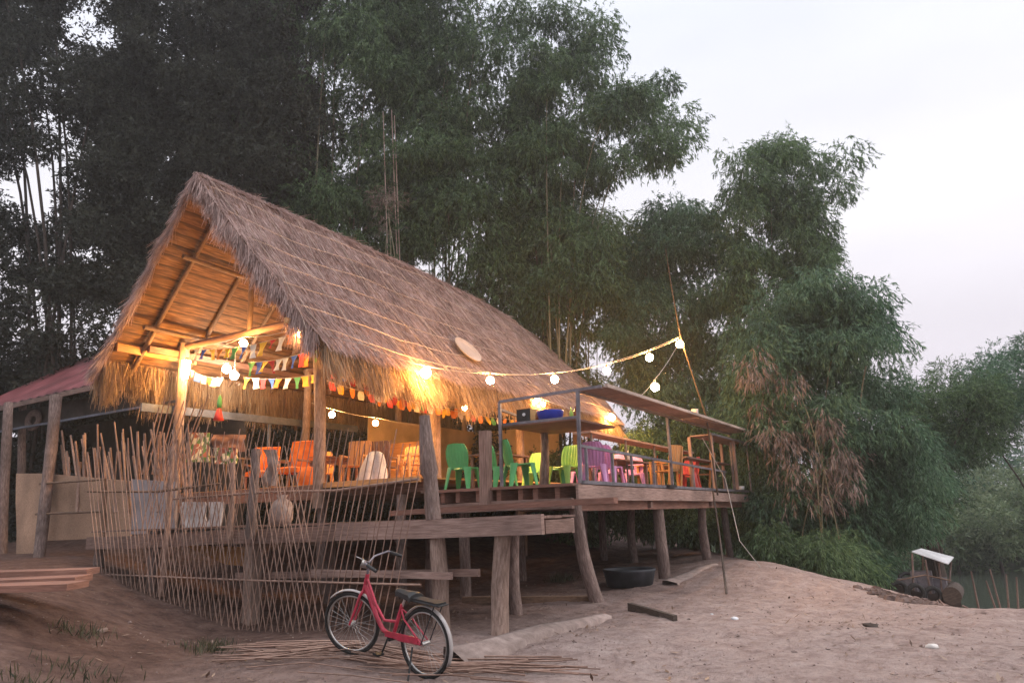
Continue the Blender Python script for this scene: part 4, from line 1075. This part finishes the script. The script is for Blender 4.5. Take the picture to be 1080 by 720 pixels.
mb = MB(); mb.bar((a[0], a[1], gz(a[0], a[1]) + .03), (c[0], c[1], gz(c[0], c[1]) + .03), .12, .12); tag(mb.build('timber_offcut', M['pole']), 'long dark board lying on the soil under the deck', 'timber')
a, c = atz(655, 609, .1), atz(705, 612, .1)
mb = MB(); tp = np.array([4.6, 1.05, gz(4.6, 1.05)]); tp = at(664, 608, 15.6); tp[2] = gz(tp[0], tp[1]) - .02
mb.lathe([(.001, .02), (.42, .02), (.5, .32), (.53, .34), (.55, .31), (.53, .28), (.46, 0), (.001, 0)], tp, 28); tag(mb.build('tub', M['tub']), 'wide low black plastic tub on the ground under the deck', 'tub')
def litter(name, x, y, D, m, r, label, cat, sq=.5):
    p = at(x, y, D); p[2] = gz(p[0], p[1]) + r * sq * .4; mb = MB(); P = []; sd = random.random() * 30
    for k in range(7):
        row = []
        for j in range(11):
            th, ph = math.pi * k / 6, 2 * math.pi * (j % 10) / 10
            d = np.array([math.sin(th) * math.cos(ph), math.sin(th) * math.sin(ph), math.cos(th) * sq]); row.append(p + d * r * (1 + .7 * mnoise.noise(Vector(d * 2.2) + Vector((sd, 0, 0)))))
        P.append(row)
    mb.grid(P); tag(mb.build(name, m), label, cat)
litter('plastic_bag', 985, 693, 8.2, M['paper_white'], .065, 'crumpled whitish plastic bag on the sand at lower right', 'litter')
litter('paper_scrap', 775, 651, 10.4, M['white'], .05, 'small white paper scrap on the sand in front of the prop stick', 'litter')
litter('driftwood', 918, 658, 10.0, M['bark'], .09, 'small dark driftwood lump on the sand near the river', 'wood', .35)
litter('stone', 110, 643, 9.3, M['log_pale'], .07, 'pale stone on the dirt mound at left', 'stone')
litter('paper_scrap', 750, 638, 11.2, M['white'], .025, 'tiny white scrap beside the buried dark timber', 'litter')
# scattered dry leaves and crumbs
n = 9000; X = RNG.uniform(-7, 7.5, n); D = 4.6 + 13 * RNG.random(n) ** 1.2
cl = np.array([mnoise.noise(Vector((x * .6, d * .6, 5))) for x, d in zip(X, D)]); keep = RNG.random(n) < np.clip(.45 + 1.2 * cl, .06, 1); X, D = X[keep], D[keep]; n = len(X)
base = np.array([site(x, d) for x, d in zip(X, D)]); base[:, 2] = [gz(p[0], p[1]) + .006 for p in base]
dd = RNG.normal(0, 1, (n, 3)); dd[:, 2] = np.abs(RNG.normal(0, .16, n)); dd /= np.linalg.norm(dd, axis=1, keepdims=True)
side = np.cross(dd, [0, 0, 1.]); side /= np.linalg.norm(side, axis=1, keepdims=True)
Lf = RNG.uniform(.03, .13, n)[:, None]; wf = Lf * RNG.uniform(.12, .35, n)[:, None]
vv = np.stack([base, base + dd * Lf * .45 + side * wf / 2, base + dd * Lf, base + dd * Lf * .45 - side * wf / 2], 1).reshape(-1, 3)
M['litter'] = leafmat('dry leaf litter', [(.08, .045, .03), (.2, .125, .09), (.38, .28, .21)], .1)
tag(npmesh('leaf_litter', vv, 4, M['litter']), 'dry leaves and twigs scattered over the sand', 'leaf litter', kind='stuff')

# small clods and pebbles
n = 1500; X = RNG.uniform(-7, 7, n); D = 4.6 + 11 * RNG.random(n) ** 1.3
V_ = []
for x, d in zip(X, D):
    p = site(x, d); rr_ = RNG.uniform(.005, .016) * (1 + 1.5 * (RNG.random() < .06)); p[2] = gz(p[0], p[1]) + rr_ * .25
    o6 = np.array([[1, 0, 0], [0, 1, 0], [-1, 0, 0], [0, -1, 0], [0, 0, .8], [0, 0, -.6]]) * rr_ * RNG.uniform(.6, 1.3, (6, 1)); o6 = o6 + p
    for a, c, e_ in ((0, 1, 4), (1, 2, 4), (2, 3, 4), (3, 0, 4), (1, 0, 5), (2, 1, 5), (3, 2, 5), (0, 3, 5)): V_ += [o6[a], o6[c], o6[e_]]
M['clod'] = leafmat('soil clods', [(.09, .055, .045), (.2, .135, .115), (.34, .26, .23)], 0.0)
tag(npmesh('pebbles', np.array(V_), 3, M['clod']), 'small clods and pebbles on the sand', kind='stuff')

# ------------------------------------------------------------------ vegetation
def leaf_quads(base, dirs, L_, W_):
    n = len(base); dirs = dirs / np.linalg.norm(dirs, axis=1, keepdims=True)
    side = np.cross(dirs, RNG.normal(size=(n, 3))); side /= (np.linalg.norm(side, axis=1, keepdims=True) + 1e-9)
    out = np.empty((n, 4, 3)); mid = base + dirs * (L_ * .42)[:, None]
    out[:, 0] = base; out[:, 1] = mid + side * (W_ / 2)[:, None]; out[:, 2] = base + dirs * L_[:, None]; out[:, 3] = mid - side * (W_ / 2)[:, None]
    return out.reshape(-1, 3)
def foliage(plumes, per, k, leafL, leafW, down=.55, spread=.55):
    if k == 9: k, leafL, leafW = 12, leafL * .86, leafW * .8
    'plumes: list of (center, radius vector); per twigs each, k leaves on a twig'
    B, Dr = [], []
    for c, rad in plumes:
        n = int(per * RNG.uniform(.7, 1.3))
        d = RNG.normal(size=(n, 3)); d /= np.linalg.norm(d, axis=1, keepdims=True)
        r = RNG.random((n, 1)) ** .42
        p = c + d * r * rad
        p[:, 2] -= .25 * rad[2] * (d[:, 0] ** 2 + d[:, 1] ** 2) * r[:, 0]
        dr = d * .55 + RNG.normal(0, .35, (n, 3)); dr[:, 2] -= down
        dr /= np.linalg.norm(dr, axis=1, keepdims=True); B.append(p); Dr.append(dr)
    B = np.concatenate(B); Dr = np.concatenate(Dr); n = len(B)
    tw = RNG.uniform(.2, .55, n)
    bb_ = np.repeat(B, k, 0) + np.repeat(Dr * tw[:, None], k, 0) * RNG.random((n * k, 1))
    dl = np.repeat(Dr, k, 0) + RNG.normal(0, spread, (n * k, 3)); dl[:, 2] -= down * .5
    return leaf_quads(bb_, dl, RNG.uniform(.7, 1.25, n * k) * leafL, RNG.uniform(.7, 1.2, n * k) * leafW)
def in_poly(x, y, poly):
    ins = False; j = len(poly) - 1
    for i in range(len(poly)):
        xi, yi = poly[i]; xj, yj = poly[j]
        if (yi > y) != (yj > y) and x < (xj - xi) * (y - yi) / (yj - yi) + xi: ins = not ins
        j = i
    return ins
def plumes_in(poly, n, D0, D1, r0, r1, holes=(), flat=.75, edge=0):
    xs = [p[0] for p in poly]; ys = [p[1] for p in poly]; out = []; tries = 0
    while len(out) < n and tries < n * 60:
        tries += 1
        x, y = random.uniform(min(xs), max(xs)), random.uniform(min(ys), max(ys))
        if not in_poly(x, y, poly): continue
        if any((x - hx) ** 2 + (y - hy) ** 2 < hr * hr for hx, hy, hr in holes): continue
        D = random.uniform(D0, D1); p = at(x, y, D)
        r = random.uniform(r0, r1); out.append((p, np.array([r, r * random.uniform(.8, 1.2), r * flat * random.uniform(.7, 1.2)])))
    return out
def culms(mb, base, targets, r=.05, sp=.6):
    for tgt in targets:
        b_ = V3(base) + [random.gauss(0, sp), random.gauss(0, sp), 0]; b_[2] = gz(b_[0], b_[1]) - .2; t = V3(tgt)
        m1 = b_ + (t - b_) * [.25, .25, .62]; m2 = b_ + (t - b_) * [.6, .6, .95]
        pts = []
        for k in range(9):
            u = k / 8; pts.append(b_ * (1 - u) ** 3 + m1 * 3 * u * (1 - u) ** 2 + m2 * 3 * u * u * (1 - u) + t * u ** 3)
        mb.tube(pts, [r * (1 - .8 * k / 8) for k in range(9)], 6)
LEAF = {
 'bamboo': leafmat('bamboo leaf', [(.024, .05, .022), (.085, .15, .066), (.18, .28, .12)], .38, .3),
 'bamboo_blue': leafmat('bluish bamboo leaf', [(.024, .058, .034), (.08, .165, .092), (.18, .3, .17)], .38, .35),
 'bamboo_light': leafmat('light bamboo leaf', [(.05, .08, .035), (.14, .21, .09), (.23, .31, .15)], .4, .4),
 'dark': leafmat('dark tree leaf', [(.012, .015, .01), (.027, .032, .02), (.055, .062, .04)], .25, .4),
 'dry': leafmat('dried bamboo leaf', [(.085, .06, .05), (.19, .14, .12), (.32, .255, .22)], .25, .8),
 'grass': leafmat('weedy grass', [(.03, .033, .018), (.07, .07, .035), (.15, .125, .07)], .25, .8),
 'far': leafmat('far bank leaf', [(.06, .1, .05), (.14, .2, .09), (.25, .29, .16)], .3, .15)}
GB = 'bamboo clumps behind the house'
def tree(name, base_px, D, plist, leaf, per, k, lL, lW, label, cat, group=None, nculm=12, r=.05, down=.85, spread=.45, trunk='culm', sp=.6):
    b_ = at(base_px, 560, D); b_[2] = gz(b_[0], b_[1])
    t = thing(name, b_, label, cat, group)
    npmesh('foliage', foliage(plist, per, k, lL, lW, down, spread), 4, LEAF[leaf], t)
    if nculm:
        mb = MB(); tg = [plist[i][0] for i in RNG.choice(len(plist), min(nculm, len(plist)), replace=False)]
        culms(mb, b_, tg, r, sp); mb.build('culms' if trunk == 'culm' else 'branches', M[trunk], t)
        if trunk == 'bark':
            MB().log(b_ - [0, 0, .3], b_ + np.array([.2, .3, 5.0]), .32, .22, 12, .06).build('trunk', M['bark'], t)
    return t
# the tall mass behind the house
tree('bamboo_clump', 345, 29, plumes_in([(255, -140), (430, -140), (440, 60), (450, 210), (430, 330), (300, 260), (262, 120), (285, 20)], 160, 27.5, 32, .8, 1.8), 'bamboo', 215, 9, .27, .052,
     'tall dark bamboo clump rising behind the middle of the thatch ridge', 'bamboo', GB, 14, .055)
tree('bamboo_clump', 470, 30, plumes_in([(400, -140), (540, -60), (545, 40), (575, 120), (600, 260), (590, 370), (480, 330), (420, 250), (400, 60)], 140, 28.5, 32, .8, 1.8), 'bamboo', 215, 9, .27, .052,
     'broad bamboo clump behind the far half of the thatch roof', 'bamboo', GB, 14, .055)
tree('bamboo_clump', 590, 29, plumes_in([(545, 30), (600, -20), (630, 20), (640, 80), (690, 75), (728, 115), (720, 165), (670, 175), (640, 215), (640, 300), (560, 290), (540, 150)], 80, 27.5, 30.5, .6, 1.35), 'bamboo', 175, 9, .24, .048,
     'bamboo clump whose crown leans right into the white sky', 'bamboo', GB, 12, .05)
tree('bamboo_clump', 630, 30.5, plumes_in([(520, 225), (590, 190), (650, 215), (660, 300), (680, 390), (600, 400), (575, 330), (520, 300)], 66, 29.2, 31.5, .6, 1.4), 'bamboo_light', 160, 9, .22, .045,
     'lighter green bamboo clump low behind the far roof end', 'bamboo', GB, 8, .04)
tree('bamboo_clump', 735, 29.5, plumes_in([(655, 240), (720, 215), (770, 235), (790, 300), (800, 400), (780, 480), (690, 470), (650, 360)], 110, 28.4, 31, .6, 1.45), 'bamboo_blue', 160, 9, .22, .045,
     'bluish green bamboo clump directly behind the light pole', 'bamboo', GB, 10, .045)
tree('bamboo_clump', 820, 27, plumes_in([(772, 165), (800, 140), (850, 148), (868, 185), (895, 158), (910, 168), (900, 205), (870, 240), (868, 300), (870, 360), (780, 350), (765, 250)], 76, 25.5, 28, .5, 1.15), 'bamboo', 135, 9, .22, .043,
     'bamboo clump with a rounded top and a side plume right of the pole', 'bamboo', GB, 10, .045)
tree('bamboo_clump', 860, 23, plumes_in([(790, 300), (850, 290), (905, 300), (928, 345), (945, 420), (985, 480), (960, 560), (925, 610), (870, 600), (800, 560), (780, 420)], 135, 21, 25, .55, 1.2), 'bamboo_blue', 150, 9, .2, .04,
     'full bamboo clump drooping over the river bank right of the deck', 'bamboo', GB, 10, .045)
tree('bamboo_clump', 690, 27, plumes_in([(560, 480), (665, 462), (700, 430), (790, 440), (850, 560), (800, 590), (740, 575), (680, 565), (600, 560)], 95, 25.6, 28, .6, 1.1), 'bamboo', 160, 9, .2, .045,
     'dark low bamboo thicket closing the view behind the deck', 'bamboo', GB, 0)
tree('bamboo_clump', 845, 19.8, plumes_in([(800, 545), (850, 560), (900, 575), (930, 600), (900, 618), (850, 606), (805, 595)], 26, 19, 21, .4, .7), 'bamboo', 100, 9, .16, .028,
     'low skirt of bamboo leaves brushing the sand crest', 'bamboo', GB, 0)
# dried hanging leaves
tree('dead_bamboo', 850, 20.5, plumes_in([(775, 370), (830, 380), (880, 420), (910, 480), (905, 560), (860, 575), (840, 500), (790, 440)], 22, 19.8, 21, .3, .65), 'dry', 34, 6, .22, .028,
     'bunches of dried pinkish brown leaves hanging from the bamboo beside the deck', 'dead bamboo', None, 8, .018, 1.1, .35)
tree('dead_bamboo', 408, 26.5, plumes_in([(395, 195), (425, 200), (430, 235), (395, 240)], 6, 26.5, 27.5, .3, .6), 'dry', 30, 6, .22, .02,
     'reddish dead tangle of twigs just above the thatch ridge', 'dead bamboo', None, 3, .03, .5, .6)
# dead pale culms
for k, (x0, y0, x1, y1, lab) in enumerate(((404, 118, 406, 200, 'pale bare bamboo culm above the ridge, leftmost and thickest'), (413, 116, 417, 196, 'pale bare bamboo culm above the ridge, curved middle one'), (416, 122, 420, 205, 'thin pale bare culm rightmost of the three above the ridge'))):
    a = at(x1, y1 + 260, 28.2); c = at(x0, y0, 27.9); a[2] = max(a[2], .2); mb = MB(); mb.tube([a, (a + c) / 2 + [.25, 0, 0], c], [.03, .028, .018], 6)
    tag(mb.build('bare_culm', M['bamboo_pale']), lab, 'bamboo culm', 'bare culms above the ridge')
# left trees
hl = [(45, 220, 24), (12, 195, 22), (95, 165, 14), (118, 385, 12), (72, 345, 17), (20, 300, 12), (115, 15, 20), (130, 45, 14), (290, 20, 16), (225, 215, 8)]
GT = 'dark trees left of the house'
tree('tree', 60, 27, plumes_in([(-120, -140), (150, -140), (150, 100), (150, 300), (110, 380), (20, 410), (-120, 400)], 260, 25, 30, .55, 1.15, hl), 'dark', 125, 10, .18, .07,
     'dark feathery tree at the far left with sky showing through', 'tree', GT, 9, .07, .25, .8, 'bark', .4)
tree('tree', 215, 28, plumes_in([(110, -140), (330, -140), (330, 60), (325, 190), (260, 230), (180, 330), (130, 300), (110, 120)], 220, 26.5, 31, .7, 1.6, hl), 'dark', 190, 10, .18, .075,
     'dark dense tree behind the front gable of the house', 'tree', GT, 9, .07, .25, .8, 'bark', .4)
GS = 'understory shrubs behind the house'
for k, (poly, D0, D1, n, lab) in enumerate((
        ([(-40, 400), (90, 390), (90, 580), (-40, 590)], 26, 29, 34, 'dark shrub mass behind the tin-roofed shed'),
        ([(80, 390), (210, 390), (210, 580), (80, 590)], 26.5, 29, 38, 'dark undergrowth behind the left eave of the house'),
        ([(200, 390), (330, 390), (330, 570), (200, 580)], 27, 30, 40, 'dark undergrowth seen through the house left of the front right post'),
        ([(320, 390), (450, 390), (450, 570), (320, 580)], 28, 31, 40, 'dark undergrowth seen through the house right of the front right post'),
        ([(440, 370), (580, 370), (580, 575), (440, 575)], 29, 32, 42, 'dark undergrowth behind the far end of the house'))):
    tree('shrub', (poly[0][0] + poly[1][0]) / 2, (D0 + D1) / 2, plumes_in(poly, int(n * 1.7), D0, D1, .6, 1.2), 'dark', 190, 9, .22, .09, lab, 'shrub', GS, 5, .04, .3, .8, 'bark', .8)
# overhanging tree at the right edge
tree('tree', 1110, 27, plumes_in([(1010, 385), (1050, 370), (1110, 345), (1180, 300), (1200, 480), (1100, 450), (1060, 465), (1000, 480), (990, 420)], 66, 25, 30, .5, 1.0, [(1020, 440, 16), (1068, 372, 8)]), 'bamboo_blue', 130, 9, .18, .042,
     'spreading tree reaching in from the right edge over the river', 'tree', 'trees over the river', 10, .05, .35, .7, 'bark', .3)
tree('tree', 985, 25, plumes_in([(930, 390), (990, 388), (1045, 405), (1052, 462), (1005, 490), (975, 540), (950, 562), (935, 520)], 70, 24, 27, .5, 1.0), 'bamboo', 105, 9, .17, .034,
     'dark bushy tree on the bank between bamboo and river', 'tree', 'trees over the river', 6, .05, .5, .6, 'bark', .3)
# far bank
for k, (x, y, D, r_, lf, lab) in enumerate(((1005, 560, 45, 2.2, 'far', 'light green bush on the far bank beside the boat roof'), (1030, 530, 49, 2.4, 'far', 'olive bush on the far bank left of the far reddish patch'), (1062, 538, 47, 2.0, 'far', 'low bush on the far bank near the right edge of the view'),
        (990, 520, 54, 3.0, 'bamboo_blue', 'bluish bush high on the far bank behind the near trees'), (1050, 560, 44, 1.6, 'far', 'small bush at the far waterline'), (1100, 545, 46, 2.4, 'far', 'round bush on the far bank at the frame edge'), (1075, 500, 58, 2.8, 'bamboo_blue', 'dark distant tree on the far bank at the right edge'))):
    p = at(x, y, D); b_ = p.copy(); b_[2] = gz(p[0], p[1])
    t = thing('bush', b_, lab, 'bush', 'bushes on the far bank')
    pl_ = [(p + RNG.normal(0, 1, 3) * [r_ * .7, r_ * .7, r_ * .35], np.array([r_ * .6, r_ * .6, r_ * .45])) for _ in range(9)]
    npmesh('foliage', foliage(pl_, 110, 7, .3, .09, .2, .8), 4, LEAF[lf], t)
    MB().log(b_ - [0, 0, .4], (p[0], p[1], max(p[2], b_[2] + .5)), .12, .06).build('stem', M['bark'], t)
# a hedge of scrub that covers the far bank as a mass
pl_ = []
for _ in range(170):
    X = RNG.uniform(14, 75); D = 55 - .35 * X + RNG.uniform(0, 18); p = site(X, D); p[2] = gz(p[0], p[1]) + RNG.uniform(.2, 2.2); r_ = RNG.uniform(1.2, 2.6); pl_.append((p, np.array([r_, r_, r_ * .7])))
tag(npmesh('far_scrub', foliage(pl_, 90, 7, .32, .1, .1, .9), 4, LEAF['far']), 'mixed green scrub covering the far river bank', 'scrub', kind='stuff')
# grass tufts
def tuft(x, y, D, n, h, label):
    p = at(x, y, D); B = p + RNG.normal(0, .16, (n, 3)); B[:, 2] = [gz(b_[0], b_[1]) - .01 for b_ in B]
    d = RNG.normal(0, .42, (n, 3)); d[:, 2] = 1
    tag(npmesh('grass_tuft', leaf_quads(B, d, RNG.uniform(.4, 1, n) * h, RNG.uniform(.008, .016, n)), 4, LEAF['grass']), label, kind='stuff')
tuft(232, 678, 9.3, 130, .22, 'green grass tuft at the foot of the lattice left of the square stilt')
tuft(215, 668, 9.8, 90, .18, 'smaller green grass tuft just left of the one by the stilt')
tuft(88, 645, 8.9, 110, .2, 'green weed tuft on the dirt mound at far left')
tuft(70, 690, 7.3, 60, .16, 'weed tuft low on the mound slope at lower left')
tuft(110, 690, 7.4, 40, .15, 'sparse weed tuft in the lower left foreground')
tuft(25, 700, 6.6, 70, .16, 'weed tuft in the bottom left corner')
tuft(590, 592, 17.0, 200, .3, 'pale weeds on the soil bank seen under the deck')

# ------------------------------------------------------------------ boat, poles in the river, debris
bp_ = at(972, 636, 20.5); bp_[2] = max(WATER, gz(bp_[0], bp_[1])) 
K = 22 / 760.0
def bpx(x, y, dd=0.0): return at(x, y, 20.5 + dd)
boat = thing('river_boat', bp_, 'small dark work boat with a white roof sheet moored at the river bank', 'boat')
mb = MB(); P = []
h0, h1 = bpx(938, 628), bpx(1008, 632); fwd_ = FWD
for i in range(13):
    t = i / 12; c = h0 + (h1 - h0) * t; w = .55 * math.sin(math.pi * (.08 + .84 * t)) ** .5; zt_ = .12 + .22 * (2 * t - 1) ** 2
    P.append([c + fwd_ * (-w) + [0, 0, zt_], c + fwd_ * (-w * .8) + [0, 0, -.15], c + [0, 0, -.32], c + fwd_ * (w * .8) + [0, 0, -.15], c + fwd_ * w + [0, 0, zt_]])
mb.slab(P, (0, 0, .03)); mb.build('hull', M['bark'], boat)
r00, r10, r11, r01 = bpx(962, 582, -.4), bpx(1000, 595, -.4), bpx(1006, 588, .7), bpx(972, 579, .7)
mb = MB(); mb.slab([[r00, r10], [r01, r11]], (0, 0, .03)); mb.build('roof_sheet', M['white'], boat)
for (x, y, x2, y2, d_) in ((962, 583, 964, 632, -.4), (976, 590, 983, 634, -.4), (990, 593, 996, 640, -.3), (973, 582, 975, 628, .6), (1003, 592, 1000, 630, .6)):
    MB().tube([bpx(x, y, d_), bpx(x2, y2, d_)], .024, 6).build('roof_post', M['log'], boat)
mb = MB(); c = bpx(958, 617); mb.box(c, (.7, .45, .4)); c = bpx(973, 613); mb.box(c, (.45, .5, .55)); c = bpx(990, 616); mb.box(c, (.5, .4, .35)); mb.build('engine', M['steel'], boat)
mb = MB(); mb.tube([bpx(950, 617), bpx(949, 607), bpx(954, 604), bpx(962, 605), bpx(965, 612)], .05, 6); mb.tube([bpx(970, 615), bpx(972, 607), bpx(976, 606), bpx(978, 614)], .05, 6); mb.build('exhaust_pipe', M['black'], boat)
mb = MB(); a, c = bpx(999, 622, -.6), bpx(1009, 632, -.2); mb.tube([bpx(1004, 628, -.8), bpx(1007, 622, .3)], .22, 18); mb.build('drum', M['bark'], boat)
for x_, y_, d_ in ((948, 622, -.7), (966, 625, -.7), (984, 628, -.6)):
    c = bpx(x_, y_, d_); MB().tube([c + RGT * .2 * math.cos(a) + np.array([0, 0, .2 * math.sin(a)]) for a in np.linspace(0, 2 * math.pi, 17)[:-1]], .06, 6, closed=True).build('tyre_fender', M['rubber'], boat)
MB().tube([bpx(945, 612, -.5), bpx(975, 606, -.4), bpx(1003, 612, -.3)], .02, 5).build('hand_rail', M['pole'], boat)
for k, (x0, y0, x1, y1, lab) in enumerate(((1024, 602, 1033, 645, 'thin pale stake in the river, nearest the boat'), (1044, 600, 1057, 648, 'leaning pale stake in the river, second from the boat'), (1040, 612, 1051, 645, 'short stake crossing behind the leaning stake'), (1061, 605, 1064, 642, 'thin stake in the river third from the right edge'), (1072, 608, 1074, 642, 'thin stake in the river at the right edge'))):
    mb = MB(); a = at(x1, y1, 24.5); mb.tube([a - [0, 0, .6], a, at(x0, y0, 24.5)], [.035, .032, .022], 6); tag(mb.build('river_stake', M['bamboo']), lab, 'stake', 'stakes in the river')
# rubble on the crest by the boat
mb = MB()
for k in range(70):
    x = random.gauss(960, 22); D = random.uniform(13.2, 16.5); p = at(x, 636, D); p[2] = gz(p[0], p[1]) + .02; r_ = random.uniform(.04, .14); sd = random.random() * 40; P = []
    for i in range(5):
        P.append([p + np.array([math.sin(math.pi * i / 4) * math.cos(a), math.sin(math.pi * i / 4) * math.sin(a), .7 * math.cos(math.pi * i / 4)]) * r_ * (1 + .6 * mnoise.noise(Vector((sd + math.cos(a), math.sin(a), i)))) for a in np.linspace(0, 2 * math.pi, 8)])
    mb.grid(P, False)
for k in range(26):
    x = random.gauss(985, 22); D = random.uniform(13, 16); p = at(x, 638, D); p[2] = gz(p[0], p[1]) + .05; a = random.uniform(0, 3.14); L_ = random.uniform(.3, .8)
    mb.tube([p, p + [math.cos(a) * L_, math.sin(a) * L_, random.uniform(-.05, .15)]], .018, 5)
tag(mb.build('rubble_heap', M['log']), 'heap of broken rubble and sticks on the crest in front of the boat', 'rubble', kind='stuff')

# ------------------------------------------------------------------ dusk haze, put in to lift blacks like lens veil and halo the bulbs
hm = bpy.data.materials.new('veil haze'); hm.use_nodes = True; nt = hm.node_tree; nt.nodes.remove(nt.nodes['Principled BSDF'])
pv = nt.nodes.new('ShaderNodeVolumePrincipled'); pv.inputs['Density'].default_value = .0014; pv.inputs['Color'].default_value = (.9, .92, .94, 1); pv.inputs['Anisotropy'].default_value = .35
nt.links.new(pv.outputs[0], nt.nodes['Material Output'].inputs['Volume'])
hz = MB(); hz.box((0, 0, 16), (1200, 1200, 46)); ho = hz.build('haze', hm); ho['kind'] = 'stuff'

# ------------------------------------------------------------------ camera, sky, sun
cam = bpy.data.cameras.new('camera'); co = bpy.data.objects.new('camera', cam); COL.objects.link(co)
cam.sensor_width = 36; cam.sensor_fit = 'HORIZONTAL'; cam.lens = 36 * FPX / 1080; cam.clip_end = 5000; cam.clip_start = .05
mw = Matrix(((_r[0], _t[0], -_f[0], CAM[0]), (_r[1], _t[1], -_f[1], CAM[1]), (_r[2], _t[2], -_f[2], CAM[2]), (0, 0, 0, 1)))
co.matrix_world = mw; SC.camera = co

az = math.atan2((RGT * 1.0 + FWD * -.1)[1], (RGT * 1.0 + FWD * -.1)[0])     # the sun has set to the right
el = R(9)
w = bpy.data.worlds.new('World'); SC.world = w; w.use_nodes = True; nt = w.node_tree; N = nt.nodes.new; L = nt.links.new
bg = nt.nodes['Background']
sky = N('ShaderNodeTexSky'); sky.sky_type = 'NISHITA'; sky.sun_disc = False; sky.sun_elevation = el; sky.sun_rotation = math.pi / 2 - az
sky.dust_density = 4; sky.air_density = 1.5; sky.ozone_density = 2
hs = N('ShaderNodeHueSaturation'); hs.inputs['Saturation'].default_value = .12; L(sky.outputs[0], hs.inputs['Color'])
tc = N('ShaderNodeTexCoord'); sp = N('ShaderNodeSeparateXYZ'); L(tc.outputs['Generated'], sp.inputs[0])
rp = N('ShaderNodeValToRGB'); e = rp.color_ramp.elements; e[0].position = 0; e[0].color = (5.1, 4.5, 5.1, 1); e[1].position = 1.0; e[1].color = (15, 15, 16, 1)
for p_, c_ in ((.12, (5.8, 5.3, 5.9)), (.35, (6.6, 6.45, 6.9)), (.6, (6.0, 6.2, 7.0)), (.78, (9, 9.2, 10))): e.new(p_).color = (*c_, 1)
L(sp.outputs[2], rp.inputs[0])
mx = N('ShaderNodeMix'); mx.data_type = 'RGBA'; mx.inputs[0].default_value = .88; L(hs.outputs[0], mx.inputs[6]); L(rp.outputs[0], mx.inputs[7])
cn = N('ShaderNodeTexNoise'); cn.inputs['Scale'].default_value = 2.2; cn.inputs['Detail'].default_value = 5; cm_ = N('ShaderNodeMapping'); cm_.inputs['Scale'].default_value = (1, 1, 3.2)
L(tc.outputs['Generated'], cm_.inputs[0]); L(cm_.outputs[0], cn.inputs[0]); cr = N('ShaderNodeMapRange'); cr.inputs[1].default_value = .3; cr.inputs[2].default_value = .7; cr.inputs[3].default_value = .99; cr.inputs[4].default_value = 1.11; L(cn.outputs[0], cr.inputs[0])
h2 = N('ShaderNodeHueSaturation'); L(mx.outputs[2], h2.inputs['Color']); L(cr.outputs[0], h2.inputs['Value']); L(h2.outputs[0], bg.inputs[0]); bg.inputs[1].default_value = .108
sd = bpy.data.lights.new('sun', 'SUN'); sd.energy = .9; sd.angle = R(25); sd.color = (1, .9, .84)
so = bpy.data.objects.new('sun', sd); COL.objects.link(so); so.location = (0, 0, 40)
dirv = -Vector((math.cos(az) * math.cos(R(30)), math.sin(az) * math.cos(R(30)), math.sin(R(30)))); so.rotation_euler = dirv.to_track_quat('-Z', 'Y').to_euler()
vs_ = SC.view_settings; vs_.view_transform = 'Standard'; vs_.look = 'None'; vs_.exposure = .62; vs_.gamma = 1
SC.render.engine = 'CYCLES'; SC.cycles.use_denoising = True; SC.cycles.max_bounces = 8; SC.cycles.transparent_max_bounces = 4
SC.cycles.sample_clamp_indirect = 6; SC.cycles.use_light_tree = True; SC.cycles.volume_bounces = 0; SC.cycles.volume_step_rate = 5
